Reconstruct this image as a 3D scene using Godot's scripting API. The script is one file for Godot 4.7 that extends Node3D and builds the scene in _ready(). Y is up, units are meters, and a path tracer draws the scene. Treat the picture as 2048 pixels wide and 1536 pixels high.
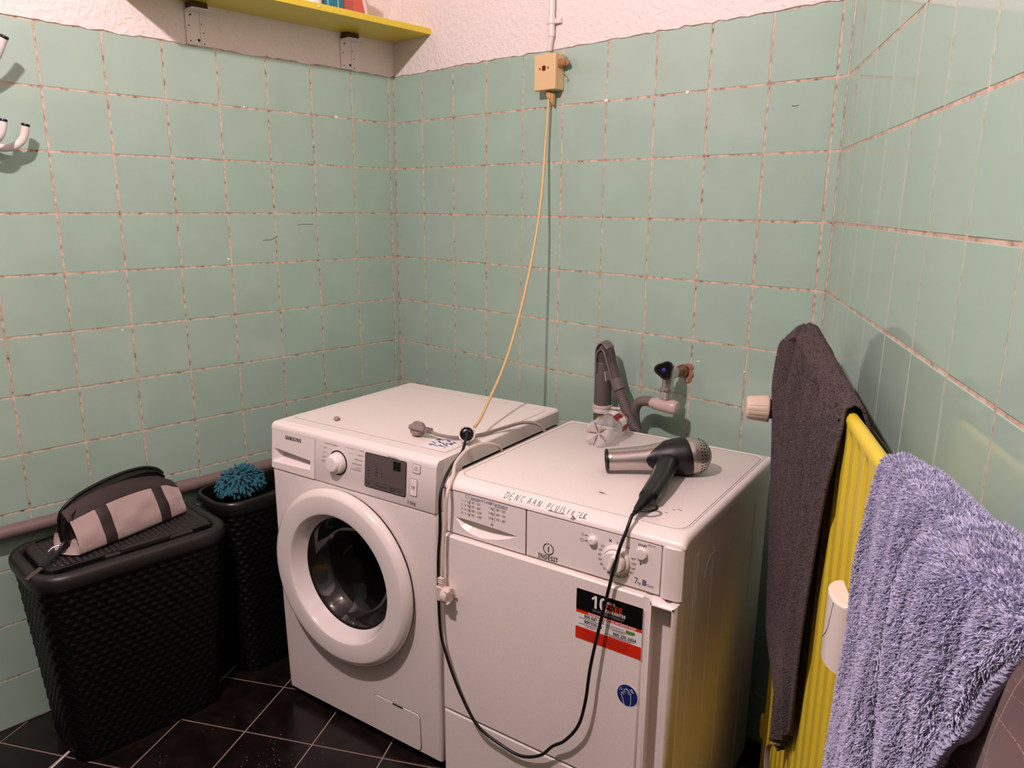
extends Node3D
# A small tiled laundry room: washing machine, tumble dryer, laundry hampers, radiator with towels.

const TILE_TOP := 1.79          # height of the tiled wainscot
const PITCH := 0.15             # wall tile pitch
const TURN := -1.05518          # yaw of the slanted right wall: its local x runs along the wall, z into the room
const CORNER := Vector3(1.521, 0, 0)
const ROOM_HEIGHT := 2.75
const ROOM_DEPTH := 3.6

var rng := RandomNumberGenerator.new()
var M := {}
var taken := {}

# ------------------------------------------------------------------ mesh builder
class MB:
	var v := PackedVector3Array()
	var n := PackedVector3Array()
	var u := PackedVector2Array()
	var ix := PackedInt32Array()
	func vert(p: Vector3, q: Vector3, t := Vector2()) -> int:
		v.append(p); n.append(q); u.append(t)
		return v.size() - 1
	func face(a: int, b: int, c: int) -> void:   # counter-clockwise from outside
		ix.append(a); ix.append(c); ix.append(b)
	func tri(a: Vector3, b: Vector3, c: Vector3) -> void:
		var q := (b - a).cross(c - a).normalized()
		face(vert(a, q), vert(b, q), vert(c, q))
	func quad(a: Vector3, b: Vector3, c: Vector3, d: Vector3) -> void:
		var q := (c - a).cross(d - b).normalized()
		var i := vert(a, q, Vector2(0, 0)); vert(b, q, Vector2(1, 0)); vert(c, q, Vector2(1, 1)); vert(d, q, Vector2(0, 1))
		face(i, i + 1, i + 2); face(i, i + 2, i + 3)
	func grid(rows: Array, wrap := false, flip := false, su := 1.0, sv := 1.0) -> void:
		var h := rows.size()
		var w: int = rows[0].size()
		var base := v.size()
		for i in h:
			for j in w:
				var p: Vector3 = rows[i][j]
				var jl := (j - 1 + w) % w if wrap else maxi(j - 1, 0)
				var jr := (j + 1) % w if wrap else mini(j + 1, w - 1)
				var iu := maxi(i - 1, 0)
				var id := mini(i + 1, h - 1)
				var du: Vector3 = rows[i][jr] - rows[i][jl]
				if du.length() < 1e-7:
					du = rows[id][jr] - rows[id][jl] + rows[iu][jr] - rows[iu][jl]
				var dv: Vector3 = rows[id][j] - rows[iu][j]
				var q := du.cross(dv)
				q = q.normalized() if q.length() > 1e-14 else Vector3.UP
				vert(p, -q if flip else q, Vector2(su * j / maxf(1.0, w - (0 if wrap else 1)), sv * i / maxf(1.0, h - 1)))
		for i in h - 1:
			for j in (w if wrap else w - 1):
				var a := base + i * w + j
				var b := base + i * w + (j + 1) % w
				var c := b + w
				var d := a + w
				if flip:
					face(a, c, b); face(a, d, c)
				else:
					face(a, b, c); face(a, c, d)
	func fan(ring: Array, flip := false) -> void:
		var m := Vector3()
		for p in ring: m += p
		m /= ring.size()
		for i in ring.size():
			if flip: tri(m, ring[(i + 1) % ring.size()], ring[i])
			else: tri(m, ring[i], ring[(i + 1) % ring.size()])
	func tube(pts: Array, r, seg := 10, caps := true, squash := 1.0, up := Vector3.ZERO) -> void:
		var rows := []
		var t0: Vector3 = (pts[1] - pts[0]).normalized()
		var nn := up if up != Vector3.ZERO else (Vector3.UP if absf(t0.y) < 0.9 else Vector3.RIGHT)
		for i in pts.size():
			var t: Vector3 = (pts[mini(i + 1, pts.size() - 1)] - pts[maxi(i - 1, 0)]).normalized()
			nn = (nn - t * nn.dot(t)).normalized()
			var b := t.cross(nn)
			var rr: float = r[i] if r is Array else r
			var row := PackedVector3Array()
			for k in seg:
				var a := TAU * k / seg
				row.append(pts[i] + nn * cos(a) * rr * squash + b * sin(a) * rr)
			rows.append(row)
		grid(rows, true)
		if caps:
			fan(Array(rows[0]), true)
			fan(Array(rows[rows.size() - 1]))
	func lathe(profile: Array, seg := 24, xf := Transform3D(), sharp := 35.0, squash := 1.0) -> void:
		var part := [profile[0]]
		for i in range(1, profile.size()):
			part.append(profile[i])
			var cut := i == profile.size() - 1
			if not cut:
				var a: Vector2 = profile[i] - profile[i - 1]
				var b: Vector2 = profile[i + 1] - profile[i]
				cut = absf(rad_to_deg(a.angle_to(b))) > sharp
			if cut:
				var rows := []
				for q in part:
					var row := PackedVector3Array()
					for k in seg:
						var an := TAU * k / seg
						row.append(xf * Vector3(q.x * cos(an), q.y, -q.x * sin(an) * squash))
					rows.append(row)
				grid(rows, true)
				part = [profile[i]]
	func rbox(size: Vector3, r: float, xf := Transform3D(), k := 2) -> void:
		var h := size / 2.0
		var ax := [[Vector3.RIGHT, Vector3.UP, Vector3.BACK], [Vector3.LEFT, Vector3.UP, Vector3.FORWARD], [Vector3.UP, Vector3.BACK, Vector3.RIGHT], [Vector3.DOWN, Vector3.FORWARD, Vector3.RIGHT], [Vector3.BACK, Vector3.RIGHT, Vector3.UP], [Vector3.FORWARD, Vector3.LEFT, Vector3.UP]]
		for f in ax:
			var N: Vector3 = f[0]
			var U: Vector3 = f[1]
			var W := N.cross(U)
			var hn := absf(h.dot(N.abs()))
			var hu := absf(h.dot(U.abs()))
			var hw := absf(h.dot(W.abs()))
			var base := v.size()
			var c := 2 * k + 2
			for i in c:
				for j in c:
					var ti := tan(PI / 4 * ((i - k) / float(k) if i <= k else (i - k - 1) / float(k)))
					var tj := tan(PI / 4 * ((j - k) / float(k) if j <= k else (j - k - 1) / float(k)))
					var d := (N + U * ti + W * tj).normalized()
					var p := N * (hn - r) + U * ((hu - r) * (-1 if i <= k else 1)) + W * ((hw - r) * (-1 if j <= k else 1)) + d * r
					vert(xf * p, xf.basis * d, Vector2(i, j) / (c - 1.0))
			for i in c - 1:
				for j in c - 1:
					var a := base + i * c + j
					face(a, a + c, a + c + 1); face(a, a + c + 1, a + 1)
	func prism(o: PackedVector2Array, z0: float, z1: float, bevel := 0.0, xf := Transform3D(), back := true) -> void:
		if Geometry2D.is_polygon_clockwise(o) == false:
			pass
		var area := 0.0
		for i in o.size(): area += o[i].cross(o[(i + 1) % o.size()])
		if area < 0: o.reverse()
		var c := o.size()
		var en := []
		for i in c:
			var e := o[(i + 1) % c] - o[i]
			en.append(Vector2(e.y, -e.x).normalized())
		var inset := PackedVector2Array()
		for i in c:
			var a: Vector2 = en[(i - 1 + c) % c]
			var b: Vector2 = en[i]
			inset.append(o[i] - (a + b) / maxf(0.3, 1.0 + a.dot(b)) * bevel)
		var tr := Geometry2D.triangulate_polygon(inset)
		for side in ([1, -1] if back else [1]):
			var base := v.size()
			var q := (xf.basis * Vector3(0, 0, side)).normalized()
			var pts := inset if side == 1 else (o if bevel == 0.0 else o)
			for p in pts: vert(xf * Vector3(p.x, p.y, z1 if side == 1 else z0), q, p)
			for k in range(0, tr.size(), 3):
				var A := tr[k]; var B := tr[k + 1]; var C := tr[k + 2]
				var ccw := (inset[B] - inset[A]).cross(inset[C] - inset[A]) > 0
				if ccw == (side == 1): face(base + A, base + B, base + C)
				else: face(base + A, base + C, base + B)
		for i in c:
			var j := (i + 1) % c
			var na: Vector2 = en[i]
			var nb: Vector2 = en[i]
			var pa: Vector2 = en[(i - 1 + c) % c]
			var pb: Vector2 = en[j]
			if pa.dot(na) > 0.75: na = (na + pa).normalized()
			if pb.dot(nb) > 0.75: nb = (nb + pb).normalized()
			var b0 := v.size()
			var zb := z1 - bevel
			for zz in [z0, zb]:
				vert(xf * Vector3(o[i].x, o[i].y, zz), xf.basis * Vector3(na.x, na.y, 0))
				vert(xf * Vector3(o[j].x, o[j].y, zz), xf.basis * Vector3(nb.x, nb.y, 0))
			face(b0, b0 + 1, b0 + 3); face(b0, b0 + 3, b0 + 2)
			if bevel > 0.0:
				var s := v.size()
				vert(xf * Vector3(o[i].x, o[i].y, zb), xf.basis * Vector3(na.x, na.y, 0.35).normalized())
				vert(xf * Vector3(o[j].x, o[j].y, zb), xf.basis * Vector3(nb.x, nb.y, 0.35).normalized())
				vert(xf * Vector3(inset[i].x, inset[i].y, z1), xf.basis * Vector3(na.x, na.y, 2).normalized())
				vert(xf * Vector3(inset[j].x, inset[j].y, z1), xf.basis * Vector3(nb.x, nb.y, 2).normalized())
				face(s, s + 1, s + 3); face(s, s + 3, s + 2)
	# a flat plate in the xy plane with a recess let into it
	func recessed_plate(rect: PackedVector2Array, hole: PackedVector2Array, inner: PackedVector2Array, depth: float, to3: Callable) -> void:
		var lo := hole[0]; var hi := hole[0]
		for p in hole:
			lo = lo.min(p); hi = hi.max(p)
		var mid := (lo.x + hi.x) / 2
		for half in [PackedVector2Array([Vector2(-9, -9), Vector2(mid, -9), Vector2(mid, 9), Vector2(-9, 9)]), PackedVector2Array([Vector2(mid, -9), Vector2(9, -9), Vector2(9, 9), Vector2(mid, 9)])]:
			for piece in Geometry2D.intersect_polygons(rect, half):
				for bit in Geometry2D.clip_polygons(piece, hole):
					cap(bit, 0.0, to3)
		var h2 := hole.duplicate(); var i2 := inner.duplicate()
		var area := 0.0
		for i in h2.size(): area += h2[i].cross(h2[(i + 1) % h2.size()])
		if area < 0:
			h2.reverse(); i2.reverse()
		for i in h2.size():
			var j := (i + 1) % h2.size()
			quad(to3.call(Vector3(h2[j].x, h2[j].y, 0)), to3.call(Vector3(h2[i].x, h2[i].y, 0)), to3.call(Vector3(i2[i].x, i2[i].y, -depth)), to3.call(Vector3(i2[j].x, i2[j].y, -depth)))
		cap(i2, -depth, to3)
	func cap(poly: PackedVector2Array, z: float, to3: Callable) -> void:
		var tr := Geometry2D.triangulate_polygon(poly)
		for k in range(0, tr.size(), 3):
			var A := poly[tr[k]]; var B := poly[tr[k + 1]]; var C := poly[tr[k + 2]]
			if (B - A).cross(C - A) < 0:
				var sw := B; B = C; C = sw
			tri(to3.call(Vector3(A.x, A.y, z)), to3.call(Vector3(B.x, B.y, z)), to3.call(Vector3(C.x, C.y, z)))
	func mesh() -> ArrayMesh:
		var a := []
		a.resize(Mesh.ARRAY_MAX)
		a[Mesh.ARRAY_VERTEX] = v; a[Mesh.ARRAY_NORMAL] = n; a[Mesh.ARRAY_TEX_UV] = u; a[Mesh.ARRAY_INDEX] = ix
		var m := ArrayMesh.new()
		m.add_surface_from_arrays(Mesh.PRIMITIVE_TRIANGLES, a)
		return m

# ------------------------------------------------------------------ small helpers
func at(p: Vector3, b := Basis()) -> Transform3D:
	return Transform3D(b, p)

func rrect(x0: float, y0: float, x1: float, y1: float, r: float, k := 4) -> PackedVector2Array:
	var o := PackedVector2Array()
	for q in [[x1 - r, y0 + r, -PI / 2], [x1 - r, y1 - r, 0.0], [x0 + r, y1 - r, PI / 2], [x0 + r, y0 + r, PI]]:
		for i in k + 1:
			var a: float = q[2] + PI / 2 * i / k
			o.append(Vector2(q[0] + r * cos(a), q[1] + r * sin(a)))
	return o

func disc(cx: float, cy: float, rx: float, ry: float, k := 24) -> PackedVector2Array:
	var o := PackedVector2Array()
	for i in k: o.append(Vector2(cx + rx * cos(TAU * i / k), cy + ry * sin(TAU * i / k)))
	return o

func smooth(p: Array, sub := 8) -> Array:
	var o := []
	for i in p.size() - 1:
		var a = p[maxi(i - 1, 0)]; var b = p[i]; var c = p[i + 1]; var d = p[mini(i + 2, p.size() - 1)]
		for k in sub:
			var t := float(k) / sub
			o.append(0.5 * (2.0 * b + (c - a) * t + (2.0 * a - 5.0 * b + 4.0 * c - d) * t * t + (3.0 * b - a - 3.0 * c + d) * t * t * t))
	o.append(p[p.size() - 1])
	return o

func numbered(called: String) -> String:
	var k: int = taken.get(called, 0)
	taken[called] = k + 1
	return called if k == 0 else "%s_%03d" % [called, k]

func put(called: String, mesh: Mesh, mt: Material, parent: Node = self, pos := Vector3.ZERO, b := Basis()) -> MeshInstance3D:
	var o := MeshInstance3D.new()
	o.name = called if parent != self else numbered(called)
	o.mesh = mesh
	o.material_override = mt
	o.transform = Transform3D(b, pos)
	parent.add_child(o, true)
	return o

func obj(called: String, mb: MB, mt: Material, parent: Node = self, pos := Vector3.ZERO, b := Basis()) -> MeshInstance3D:
	return put(called, mb.mesh(), mt, parent, pos, b)

func thing(called: String, label: String, category: String, pos := Vector3.ZERO, turn := 0.0, group := "") -> Node3D:
	var o := Node3D.new()
	o.name = numbered(called)
	o.position = pos
	o.rotation.y = turn
	add_child(o, true)
	return tag(o, label, category, group)

func tag(o: Node3D, label: String, category: String, group := "") -> Node3D:
	o.set_meta("label", label); o.set_meta("category", category)
	if group: o.set_meta("group", group)
	return o

func structure(o: Node3D, label: String, category: String) -> Node3D:
	o.set_meta("kind", "structure")
	return tag(o, label, category)

func note(o: Node, label: String) -> Node:
	o.set_meta("label", label)
	return o

func mat(c: Color, rough := 0.5, metal := 0.0) -> StandardMaterial3D:
	var m := StandardMaterial3D.new()
	m.albedo_color = c; m.roughness = rough; m.metallic = metal
	return m

func noise_tex(freq: float, ramp: Array, size := 512, kind := FastNoiseLite.TYPE_SIMPLEX, octaves := 4, nseed := 1, normal := 0.0) -> NoiseTexture2D:
	var f := FastNoiseLite.new()
	f.noise_type = kind; f.frequency = freq; f.fractal_octaves = octaves; f.seed = nseed
	var t := NoiseTexture2D.new()
	t.width = size; t.height = size; t.seamless = true; t.noise = f
	if normal > 0.0:
		t.as_normal_map = true; t.bump_strength = normal
	if ramp.size():
		var g := Gradient.new()
		g.offsets = PackedFloat32Array(); g.colors = PackedColorArray()
		for r in ramp: g.add_point(r[0], r[1])
		t.color_ramp = g
	return t

func grey(v: float) -> Color: return Color(v, v, v)

func triplanar(m: StandardMaterial3D, scale: float, world := true) -> StandardMaterial3D:
	m.uv1_triplanar = true; m.uv1_world_triplanar = world; m.uv1_scale = Vector3.ONE * scale
	return m

func text(parent: Node, s: String, h: float, pos: Vector3, mt: Material, b := Basis(), bold := false, align := HORIZONTAL_ALIGNMENT_LEFT, squeeze := 1.0) -> MeshInstance3D:
	var t := TextMesh.new()
	var f := SystemFont.new()
	f.font_names = PackedStringArray(["Droid Sans"])
	if bold: f.font_weight = 700
	t.font = f; t.text = s; t.font_size = 48; t.pixel_size = h / (48 * 0.72); t.depth = 0.0003; t.curve_step = 2.0
	t.horizontal_alignment = align; t.vertical_alignment = VERTICAL_ALIGNMENT_CENTER
	return put("lettering", t, mt, parent, pos, b.scaled_local(Vector3(squeeze, 1, 1)))

func bar(parent: Node, called: String, a: Vector3, b: Vector3, w: float, mt: Material) -> void:
	var mb := MB.new()
	mb.tube([a, b], w, 6)
	obj(called, mb, mt, parent)

func ease01(t: float) -> float:
	t = clampf(t, 0, 1)
	return t * t * (3 - 2 * t)

# ------------------------------------------------------------------ the scene
func _ready() -> void:
	rng.seed = 7
	camera_and_light()
	materials()
	room()
	lamp()
	washing_machine()
	dryer()
	radiator()
	hampers()
	plumbing()
	electrics()
	shelf_and_hooks()
	small_things()
	dark_towel()
	blue_towel()
	plaid_cloth()

func camera_and_light() -> void:
	var c := Camera3D.new()
	c.name = "camera"
	c.position = Vector3(2.16615, 1.36972, 1.69658)
	c.rotation_order = EULER_ORDER_YXZ
	c.rotation = Vector3(deg_to_rad(-13.3086), deg_to_rad(43.346), deg_to_rad(0.53379))
	c.fov = rad_to_deg(2.0 * atan(768.0 / 1506.784))
	c.near = 0.02; c.far = 30.0
	add_child(c)
	c.current = true
	var w := WorldEnvironment.new()
	w.name = "surroundings"
	var e := Environment.new()
	e.background_mode = Environment.BG_COLOR
	e.background_color = Color(0.01, 0.01, 0.01)
	e.tonemap_mode = Environment.TONE_MAPPER_LINEAR
	e.tonemap_exposure = 1.0
	e.sdfgi_enabled = true; e.ssao_enabled = true; e.ssil_enabled = true
	w.environment = e
	add_child(w)

const LAMP_AT := Vector3(1.32, 2.6, 1.84)
const LAMP_COLOR := Color(1.0, 0.905, 0.918)
const LAMP_ENERGY := 3.5

func lamp() -> void:
	var t := thing("ceiling_lamp", "white ceiling lampholder with a short bare glowing tube bulb", "lamp", Vector3(LAMP_AT.x, ROOM_HEIGHT, LAMP_AT.z))
	var mb := MB.new()
	mb.lathe([Vector2(0.0, -0.03), Vector2(0.05, -0.03), Vector2(0.055, -0.02), Vector2(0.055, 0.0)], 24)
	mb.rbox(Vector3(0.04, 0.14, 0.03), 0.008, at(Vector3(0, -0.1, -0.17)))
	mb.rbox(Vector3(0.03, 0.02, 0.2), 0.008, at(Vector3(0, -0.03, -0.09)))
	obj("lampholder", mb, mat(Color(0.9, 0.88, 0.85), 0.4), t)
	var g := MB.new()
	g.lathe([Vector2(0.0, -0.15), Vector2(0.014, -0.145), Vector2(0.018, -0.135), Vector2(0.018, 0.135), Vector2(0.014, 0.145), Vector2(0.0, 0.15)], 16, at(Vector3.ZERO, Basis(Vector3.RIGHT, PI / 2)))
	var gm := mat(Color(1, 1, 1), 0.4)
	gm.emission_enabled = true; gm.emission = LAMP_COLOR; gm.emission_energy_multiplier = 5.0
	obj("bulb_tube", g, gm, t, Vector3(0, LAMP_AT.y - ROOM_HEIGHT, 0))
	var o := OmniLight3D.new()
	o.name = "bulb_light"
	o.position = LAMP_AT - Vector3(0, 0.05, 0)
	o.light_color = LAMP_COLOR; o.light_energy = LAMP_ENERGY; o.light_size = 0.035
	o.omni_range = 8.0; o.omni_attenuation = 2.0; o.shadow_enabled = true
	add_child(o)

func materials() -> void:
	# glazed sea-green tile in four slightly different firings
	var wob := noise_tex(0.006, [], 512, FastNoiseLite.TYPE_SIMPLEX, 2, 5, 3.0)
	for k in 4:
		var m := mat(Color(0.635, 0.745, 0.68).lerp(Color(0.645, 0.748, 0.69), k / 3.0), 0.07)
		m.albedo_texture = noise_tex(0.01, [[0.0, grey(0.965)], [1.0, grey(1.0)]], 256, FastNoiseLite.TYPE_SIMPLEX, 3, 20 + k)
		m.normal_enabled = true; m.normal_texture = wob; m.normal_scale = 0.05
		triplanar(m, 1.9)
		m.uv1_offset = Vector3(k * 0.37, k * 0.21, k * 0.43)
		M["tile%d" % k] = m
	var gr := mat(Color(1, 1, 1), 0.9)
	gr.albedo_texture = noise_tex(0.013, [[0.0, Color(0.2, 0.17, 0.15)], [0.1, Color(0.42, 0.34, 0.29)], [0.19, Color(0.66, 0.56, 0.49)], [0.5, Color(0.77, 0.69, 0.61)], [1.0, Color(0.86, 0.79, 0.7)]], 1024, FastNoiseLite.TYPE_SIMPLEX, 5, 3)
	M.grout = triplanar(gr, 2.6)
	var pl := mat(Color(0.91, 0.875, 0.855), 0.85)
	var f := FastNoiseLite.new()
	f.noise_type = FastNoiseLite.TYPE_SIMPLEX_SMOOTH; f.frequency = 0.014; f.fractal_type = FastNoiseLite.FRACTAL_RIDGED; f.fractal_octaves = 3; f.seed = 11
	f.domain_warp_enabled = true; f.domain_warp_amplitude = 28.0; f.domain_warp_frequency = 0.01
	var pt := NoiseTexture2D.new()
	pt.width = 1024; pt.height = 1024; pt.seamless = true; pt.noise = f
	pl.heightmap_enabled = true; pl.heightmap_texture = pt; pl.heightmap_scale = 0.24
	M.plaster = triplanar(pl, 2.1)
	var fl := mat(Color(0.13, 0.1, 0.092), 0.28)
	fl.albedo_texture = noise_tex(0.012, [[0.0, grey(0.55)], [1.0, grey(1.0)]], 512, FastNoiseLite.TYPE_SIMPLEX, 4, 9)
	fl.roughness_texture = noise_tex(0.02, [[0.0, grey(0.6)], [1.0, grey(1.0)]], 512, FastNoiseLite.TYPE_SIMPLEX, 4, 19)
	M.floor_tile = triplanar(fl, 1.7)
	M.floor_grout = mat(Color(0.62, 0.52, 0.47), 0.9)
	var wp := mat(Color(0.955, 0.92, 0.90), 0.32)
	wp.albedo_texture = noise_tex(0.05, [[0.0, Color(0.86, 0.82, 0.79)], [0.16, Color(0.98, 0.975, 0.97)], [1.0, Color(1, 1, 1)]], 1024, FastNoiseLite.TYPE_SIMPLEX, 5, 31)
	M.white_paint = triplanar(wp, 2.3)
	M.side_paint = wp.duplicate()
	M.side_paint.roughness = 0.6
	M.side_paint.metallic_specular = 0.3
	M.white_plastic = mat(Color(0.94, 0.905, 0.885), 0.28)
	M.shade_plastic = mat(Color(0.72, 0.7, 0.67), 0.45)
	M.dark_gap = mat(Color(0.06, 0.055, 0.05), 0.7)
	M.black_plastic = mat(Color(0.035, 0.033, 0.032), 0.35)
	M.black_rubber = mat(Color(0.03, 0.03, 0.03), 0.45)
	M.ink = mat(Color(0.16, 0.14, 0.14), 0.6)
	M.soft_ink = mat(Color(0.42, 0.36, 0.34), 0.6)
	M.blue_ink = mat(Color(0.16, 0.2, 0.42), 0.6)
	M.white_ink = mat(Color(0.92, 0.92, 0.92), 0.5)
	M.chrome = mat(Color(0.78, 0.76, 0.74), 0.26, 0.9)
	M.cream = mat(Color(0.86, 0.74, 0.55), 0.42)
	M.grey_pipe = mat(Color(0.36, 0.32, 0.31), 0.5)
	M.hose = mat(Color(0.43, 0.39, 0.38), 0.45)
	M.yellow = mat(Color(0.87, 0.78, 0.22), 0.3)
	M.white_hook = mat(Color(0.88, 0.85, 0.83), 0.3)
	M.wicker = mat(Color(0.012, 0.011, 0.011), 0.45)
	M.wicker.metallic_specular = 0.35
	M.wicker_lid = mat(Color(0.12, 0.105, 0.1), 0.42)

# ------------------------------------------------------------------ room
func room() -> void:
	var outline := room_outline()
	# floor: concrete with grout, and every tile a piece of its own, clipped to the room
	var mb := MB.new()
	mb.prism(outline, -0.12, -0.002, 0.0, Transform3D(Basis(Vector3.RIGHT, Vector3.FORWARD, Vector3.UP), Vector3.ZERO))
	var fl := structure(obj("floor", mb, M.floor_grout), "floor of glossy black tiles laid diagonally with pale grout", "floor")
	var a := Vector2(0.4926, -0.8702)   # prism plane: x, -z
	var b := Vector2(0.8702, 0.4926)
	var o := Vector2(0.46, -0.914)
	for i in range(-14, 15):
		for j in range(-14, 15):
			var c := o + (a * (i + 0.5) + b * (j + 0.5)) * 0.197
			var h := 0.0966
			var q := PackedVector2Array([c - a * h - b * h, c + a * h - b * h, c + a * h + b * h, c - a * h + b * h])
			for piece in Geometry2D.intersect_polygons(q, outline):
				var t := MB.new()
				t.prism(piece, -0.008, 0.0, 0.0012, Transform3D(Basis(Vector3.RIGHT, Vector3.FORWARD, Vector3.UP), Vector3.ZERO), false)
				obj("floor_tile", t, M.floor_tile, fl)
	mb = MB.new()
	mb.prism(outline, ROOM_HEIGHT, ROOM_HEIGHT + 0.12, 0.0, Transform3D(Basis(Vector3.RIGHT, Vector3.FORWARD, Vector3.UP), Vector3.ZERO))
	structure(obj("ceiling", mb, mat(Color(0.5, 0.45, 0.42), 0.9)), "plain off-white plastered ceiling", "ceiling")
	# left wall: local x runs from the corner towards the viewer, local z into the room
	tiled_wall("wall_left", Transform3D(Basis(Vector3(0, 0, -1), Vector3.UP, Vector3(1, 0, 0)), Vector3.ZERO), -ROOM_DEPTH, 0.0, -1, 0.0237, "left wall of square sea-green tiles with white rough plaster above")
	tiled_wall("wall_back", Transform3D(), 0.0, 1.521, 1, -0.0028, "back wall of square sea-green tiles behind the two machines")
	tiled_wall("wall_right", Transform3D(Basis(Vector3.UP, TURN), CORNER), 0.0, ROOM_DEPTH / 0.8695, 1, 0.1290, "slanted right wall of square sea-green tiles behind the radiator")
	mb = MB.new()
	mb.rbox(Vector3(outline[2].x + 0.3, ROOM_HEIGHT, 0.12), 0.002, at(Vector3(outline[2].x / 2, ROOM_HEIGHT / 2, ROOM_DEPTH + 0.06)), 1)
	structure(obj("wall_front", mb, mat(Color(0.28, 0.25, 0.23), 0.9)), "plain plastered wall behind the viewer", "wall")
	var d := Node3D.new()
	d.name = "door_1"
	d.position = Vector3(1.9, 0, ROOM_DEPTH - 0.03)
	add_child(d)
	structure(d, "plain brown wooden door in the wall behind the viewer", "door")
	mb = MB.new()
	mb.rbox(Vector3(0.86, 2.02, 0.04), 0.004, at(Vector3(0, 1.01, 0)), 1)
	obj("door_leaf", mb, mat(Color(0.3, 0.21, 0.15), 0.5), d)
	mb = MB.new()
	mb.tube(smooth([Vector3(-0.36, 1.02, -0.02), Vector3(-0.36, 1.02, -0.07), Vector3(-0.25, 1.02, -0.07)], 4), 0.009)
	obj("door_handle", mb, M.chrome, d)

func room_outline() -> PackedVector2Array:
	return PackedVector2Array([Vector2(0, 0), Vector2(1.521, 0), Vector2(1.521 + 0.4939 * ROOM_DEPTH / 0.8695, -ROOM_DEPTH), Vector2(0, -ROOM_DEPTH)])

func tiled_wall(called: String, xf: Transform3D, x0: float, x1: float, dir: int, first: float, label: String) -> void:
	var w := MeshInstance3D.new()
	var mb := MB.new()
	var back := -0.1
	mb.rbox(Vector3(x1 - x0 + 0.16, ROOM_HEIGHT, 0.1 - 0.0009), 0.0005, at(Vector3((x0 + x1) / 2, ROOM_HEIGHT / 2, (back - 0.0009) / 2)), 1)
	w.name = called
	w.mesh = mb.mesh()
	w.material_override = M.grout
	w.transform = xf
	add_child(w)
	structure(w, label, "wall")
	# plaster above the tiles, its lower edge slightly ragged
	var pl := MB.new()
	var ragged := PackedVector2Array()
	var n := int((x1 - x0) / 0.018)
	for i in n + 1:
		ragged.append(Vector2(x0 + (x1 - x0) * i / n, TILE_TOP + rng.randf_range(-0.0035, 0.003)))
	ragged.append(Vector2(x1, ROOM_HEIGHT)); ragged.append(Vector2(x0, ROOM_HEIGHT))
	pl.prism(ragged, -0.01, 0.0022, 0.0012)
	obj("plaster", pl, M.plaster, w)
	var shapes := {}
	var edges := [0.0]
	var e := first if first > 0.005 else first + PITCH
	while e < x1 - x0 - 0.004:
		edges.append(e)
		e += PITCH
	edges.append(x1 - x0)
	for i in edges.size() - 1:
		var wd: float = edges[i + 1] - edges[i] - 0.0044
		if wd < 0.006: continue
		var cx: float = (edges[i] + edges[i + 1]) / 2
		cx = x0 + cx if dir > 0 else x1 - cx
		for r in 12:
			var top := TILE_TOP - r * PITCH
			var low := maxf(top - PITCH, 0.0)
			var ht := top - low - 0.0044
			var key := "%.3f/%.3f" % [wd, ht]
			if not shapes.has(key):
				var t := MB.new()
				t.prism(PackedVector2Array([Vector2(-wd / 2, -ht / 2), Vector2(wd / 2, -ht / 2), Vector2(wd / 2, ht / 2), Vector2(-wd / 2, ht / 2)]), -0.006, 0.0, 0.0011, Transform3D(), false)
				shapes[key] = t.mesh()
			var b := Basis(Vector3.UP, rng.randf_range(-0.003, 0.003)) * Basis(Vector3.RIGHT, rng.randf_range(-0.003, 0.003))
			put("tile", shapes[key], M["tile%d" % rng.randi_range(0, 3)], w, Vector3(cx, (top + low) / 2, rng.randf_range(-0.0002, 0.0002)), b)
	# dark scuffs on the glaze
	var scuffs := {"wall_left": [[[-0.517, 1.260], [-0.49, 1.261], [-0.468, 1.272]], [[-0.395, 1.305], [-0.37, 1.307], [-0.34, 1.306]]], "wall_back": [[[1.405, 1.59], [1.412, 1.588], [1.42, 1.59]], [[1.27, 1.508], [1.272, 1.507]]]}
	for q in scuffs.get(called, []):
		var line := []
		for p in q: line.append(Vector3(p[0], p[1], 0.0002))
		var k := MB.new()
		k.tube(line, 0.0006, 5)
		obj("scuff", k, M.dark_gap, w)
	# a few flecks of white paint and one dark hole
	var flecks := {"wall_left": [[-0.633, 1.208, 0.004], [-0.55, 1.643, 0.0035], [-0.4, 1.641, 0.0035], [-0.235, 1.642, 0.006], [-0.2, 1.64, 0.003], [-0.95, 1.03, 0.003]], "wall_back": [[0.713, 1.475, 0.0025], [0.716, 1.245, 0.002], [0.705, 1.113, 0.0025], [0.897, 1.642, 0.006], [1.14, 1.641, 0.005], [1.345, 0.98, 0.003]]}
	for p in flecks.get(called, []):
		var k := MB.new()
		k.prism(disc(0, 0, p[2], p[2] * 0.8, 9), 0.0, 0.0011, 0.0006)
		obj("paint_fleck", k, M.white_ink, w, Vector3(p[0], p[1], 0.0))

# ------------------------------------------------------------------ washing machine
const WM_AT := Vector3(0.405, 0, 0.745)
const WM_TURN := 0.172
const DR_AT := Vector3(1.03, 0, 0.705)
const DR_TURN := 0.167

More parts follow.
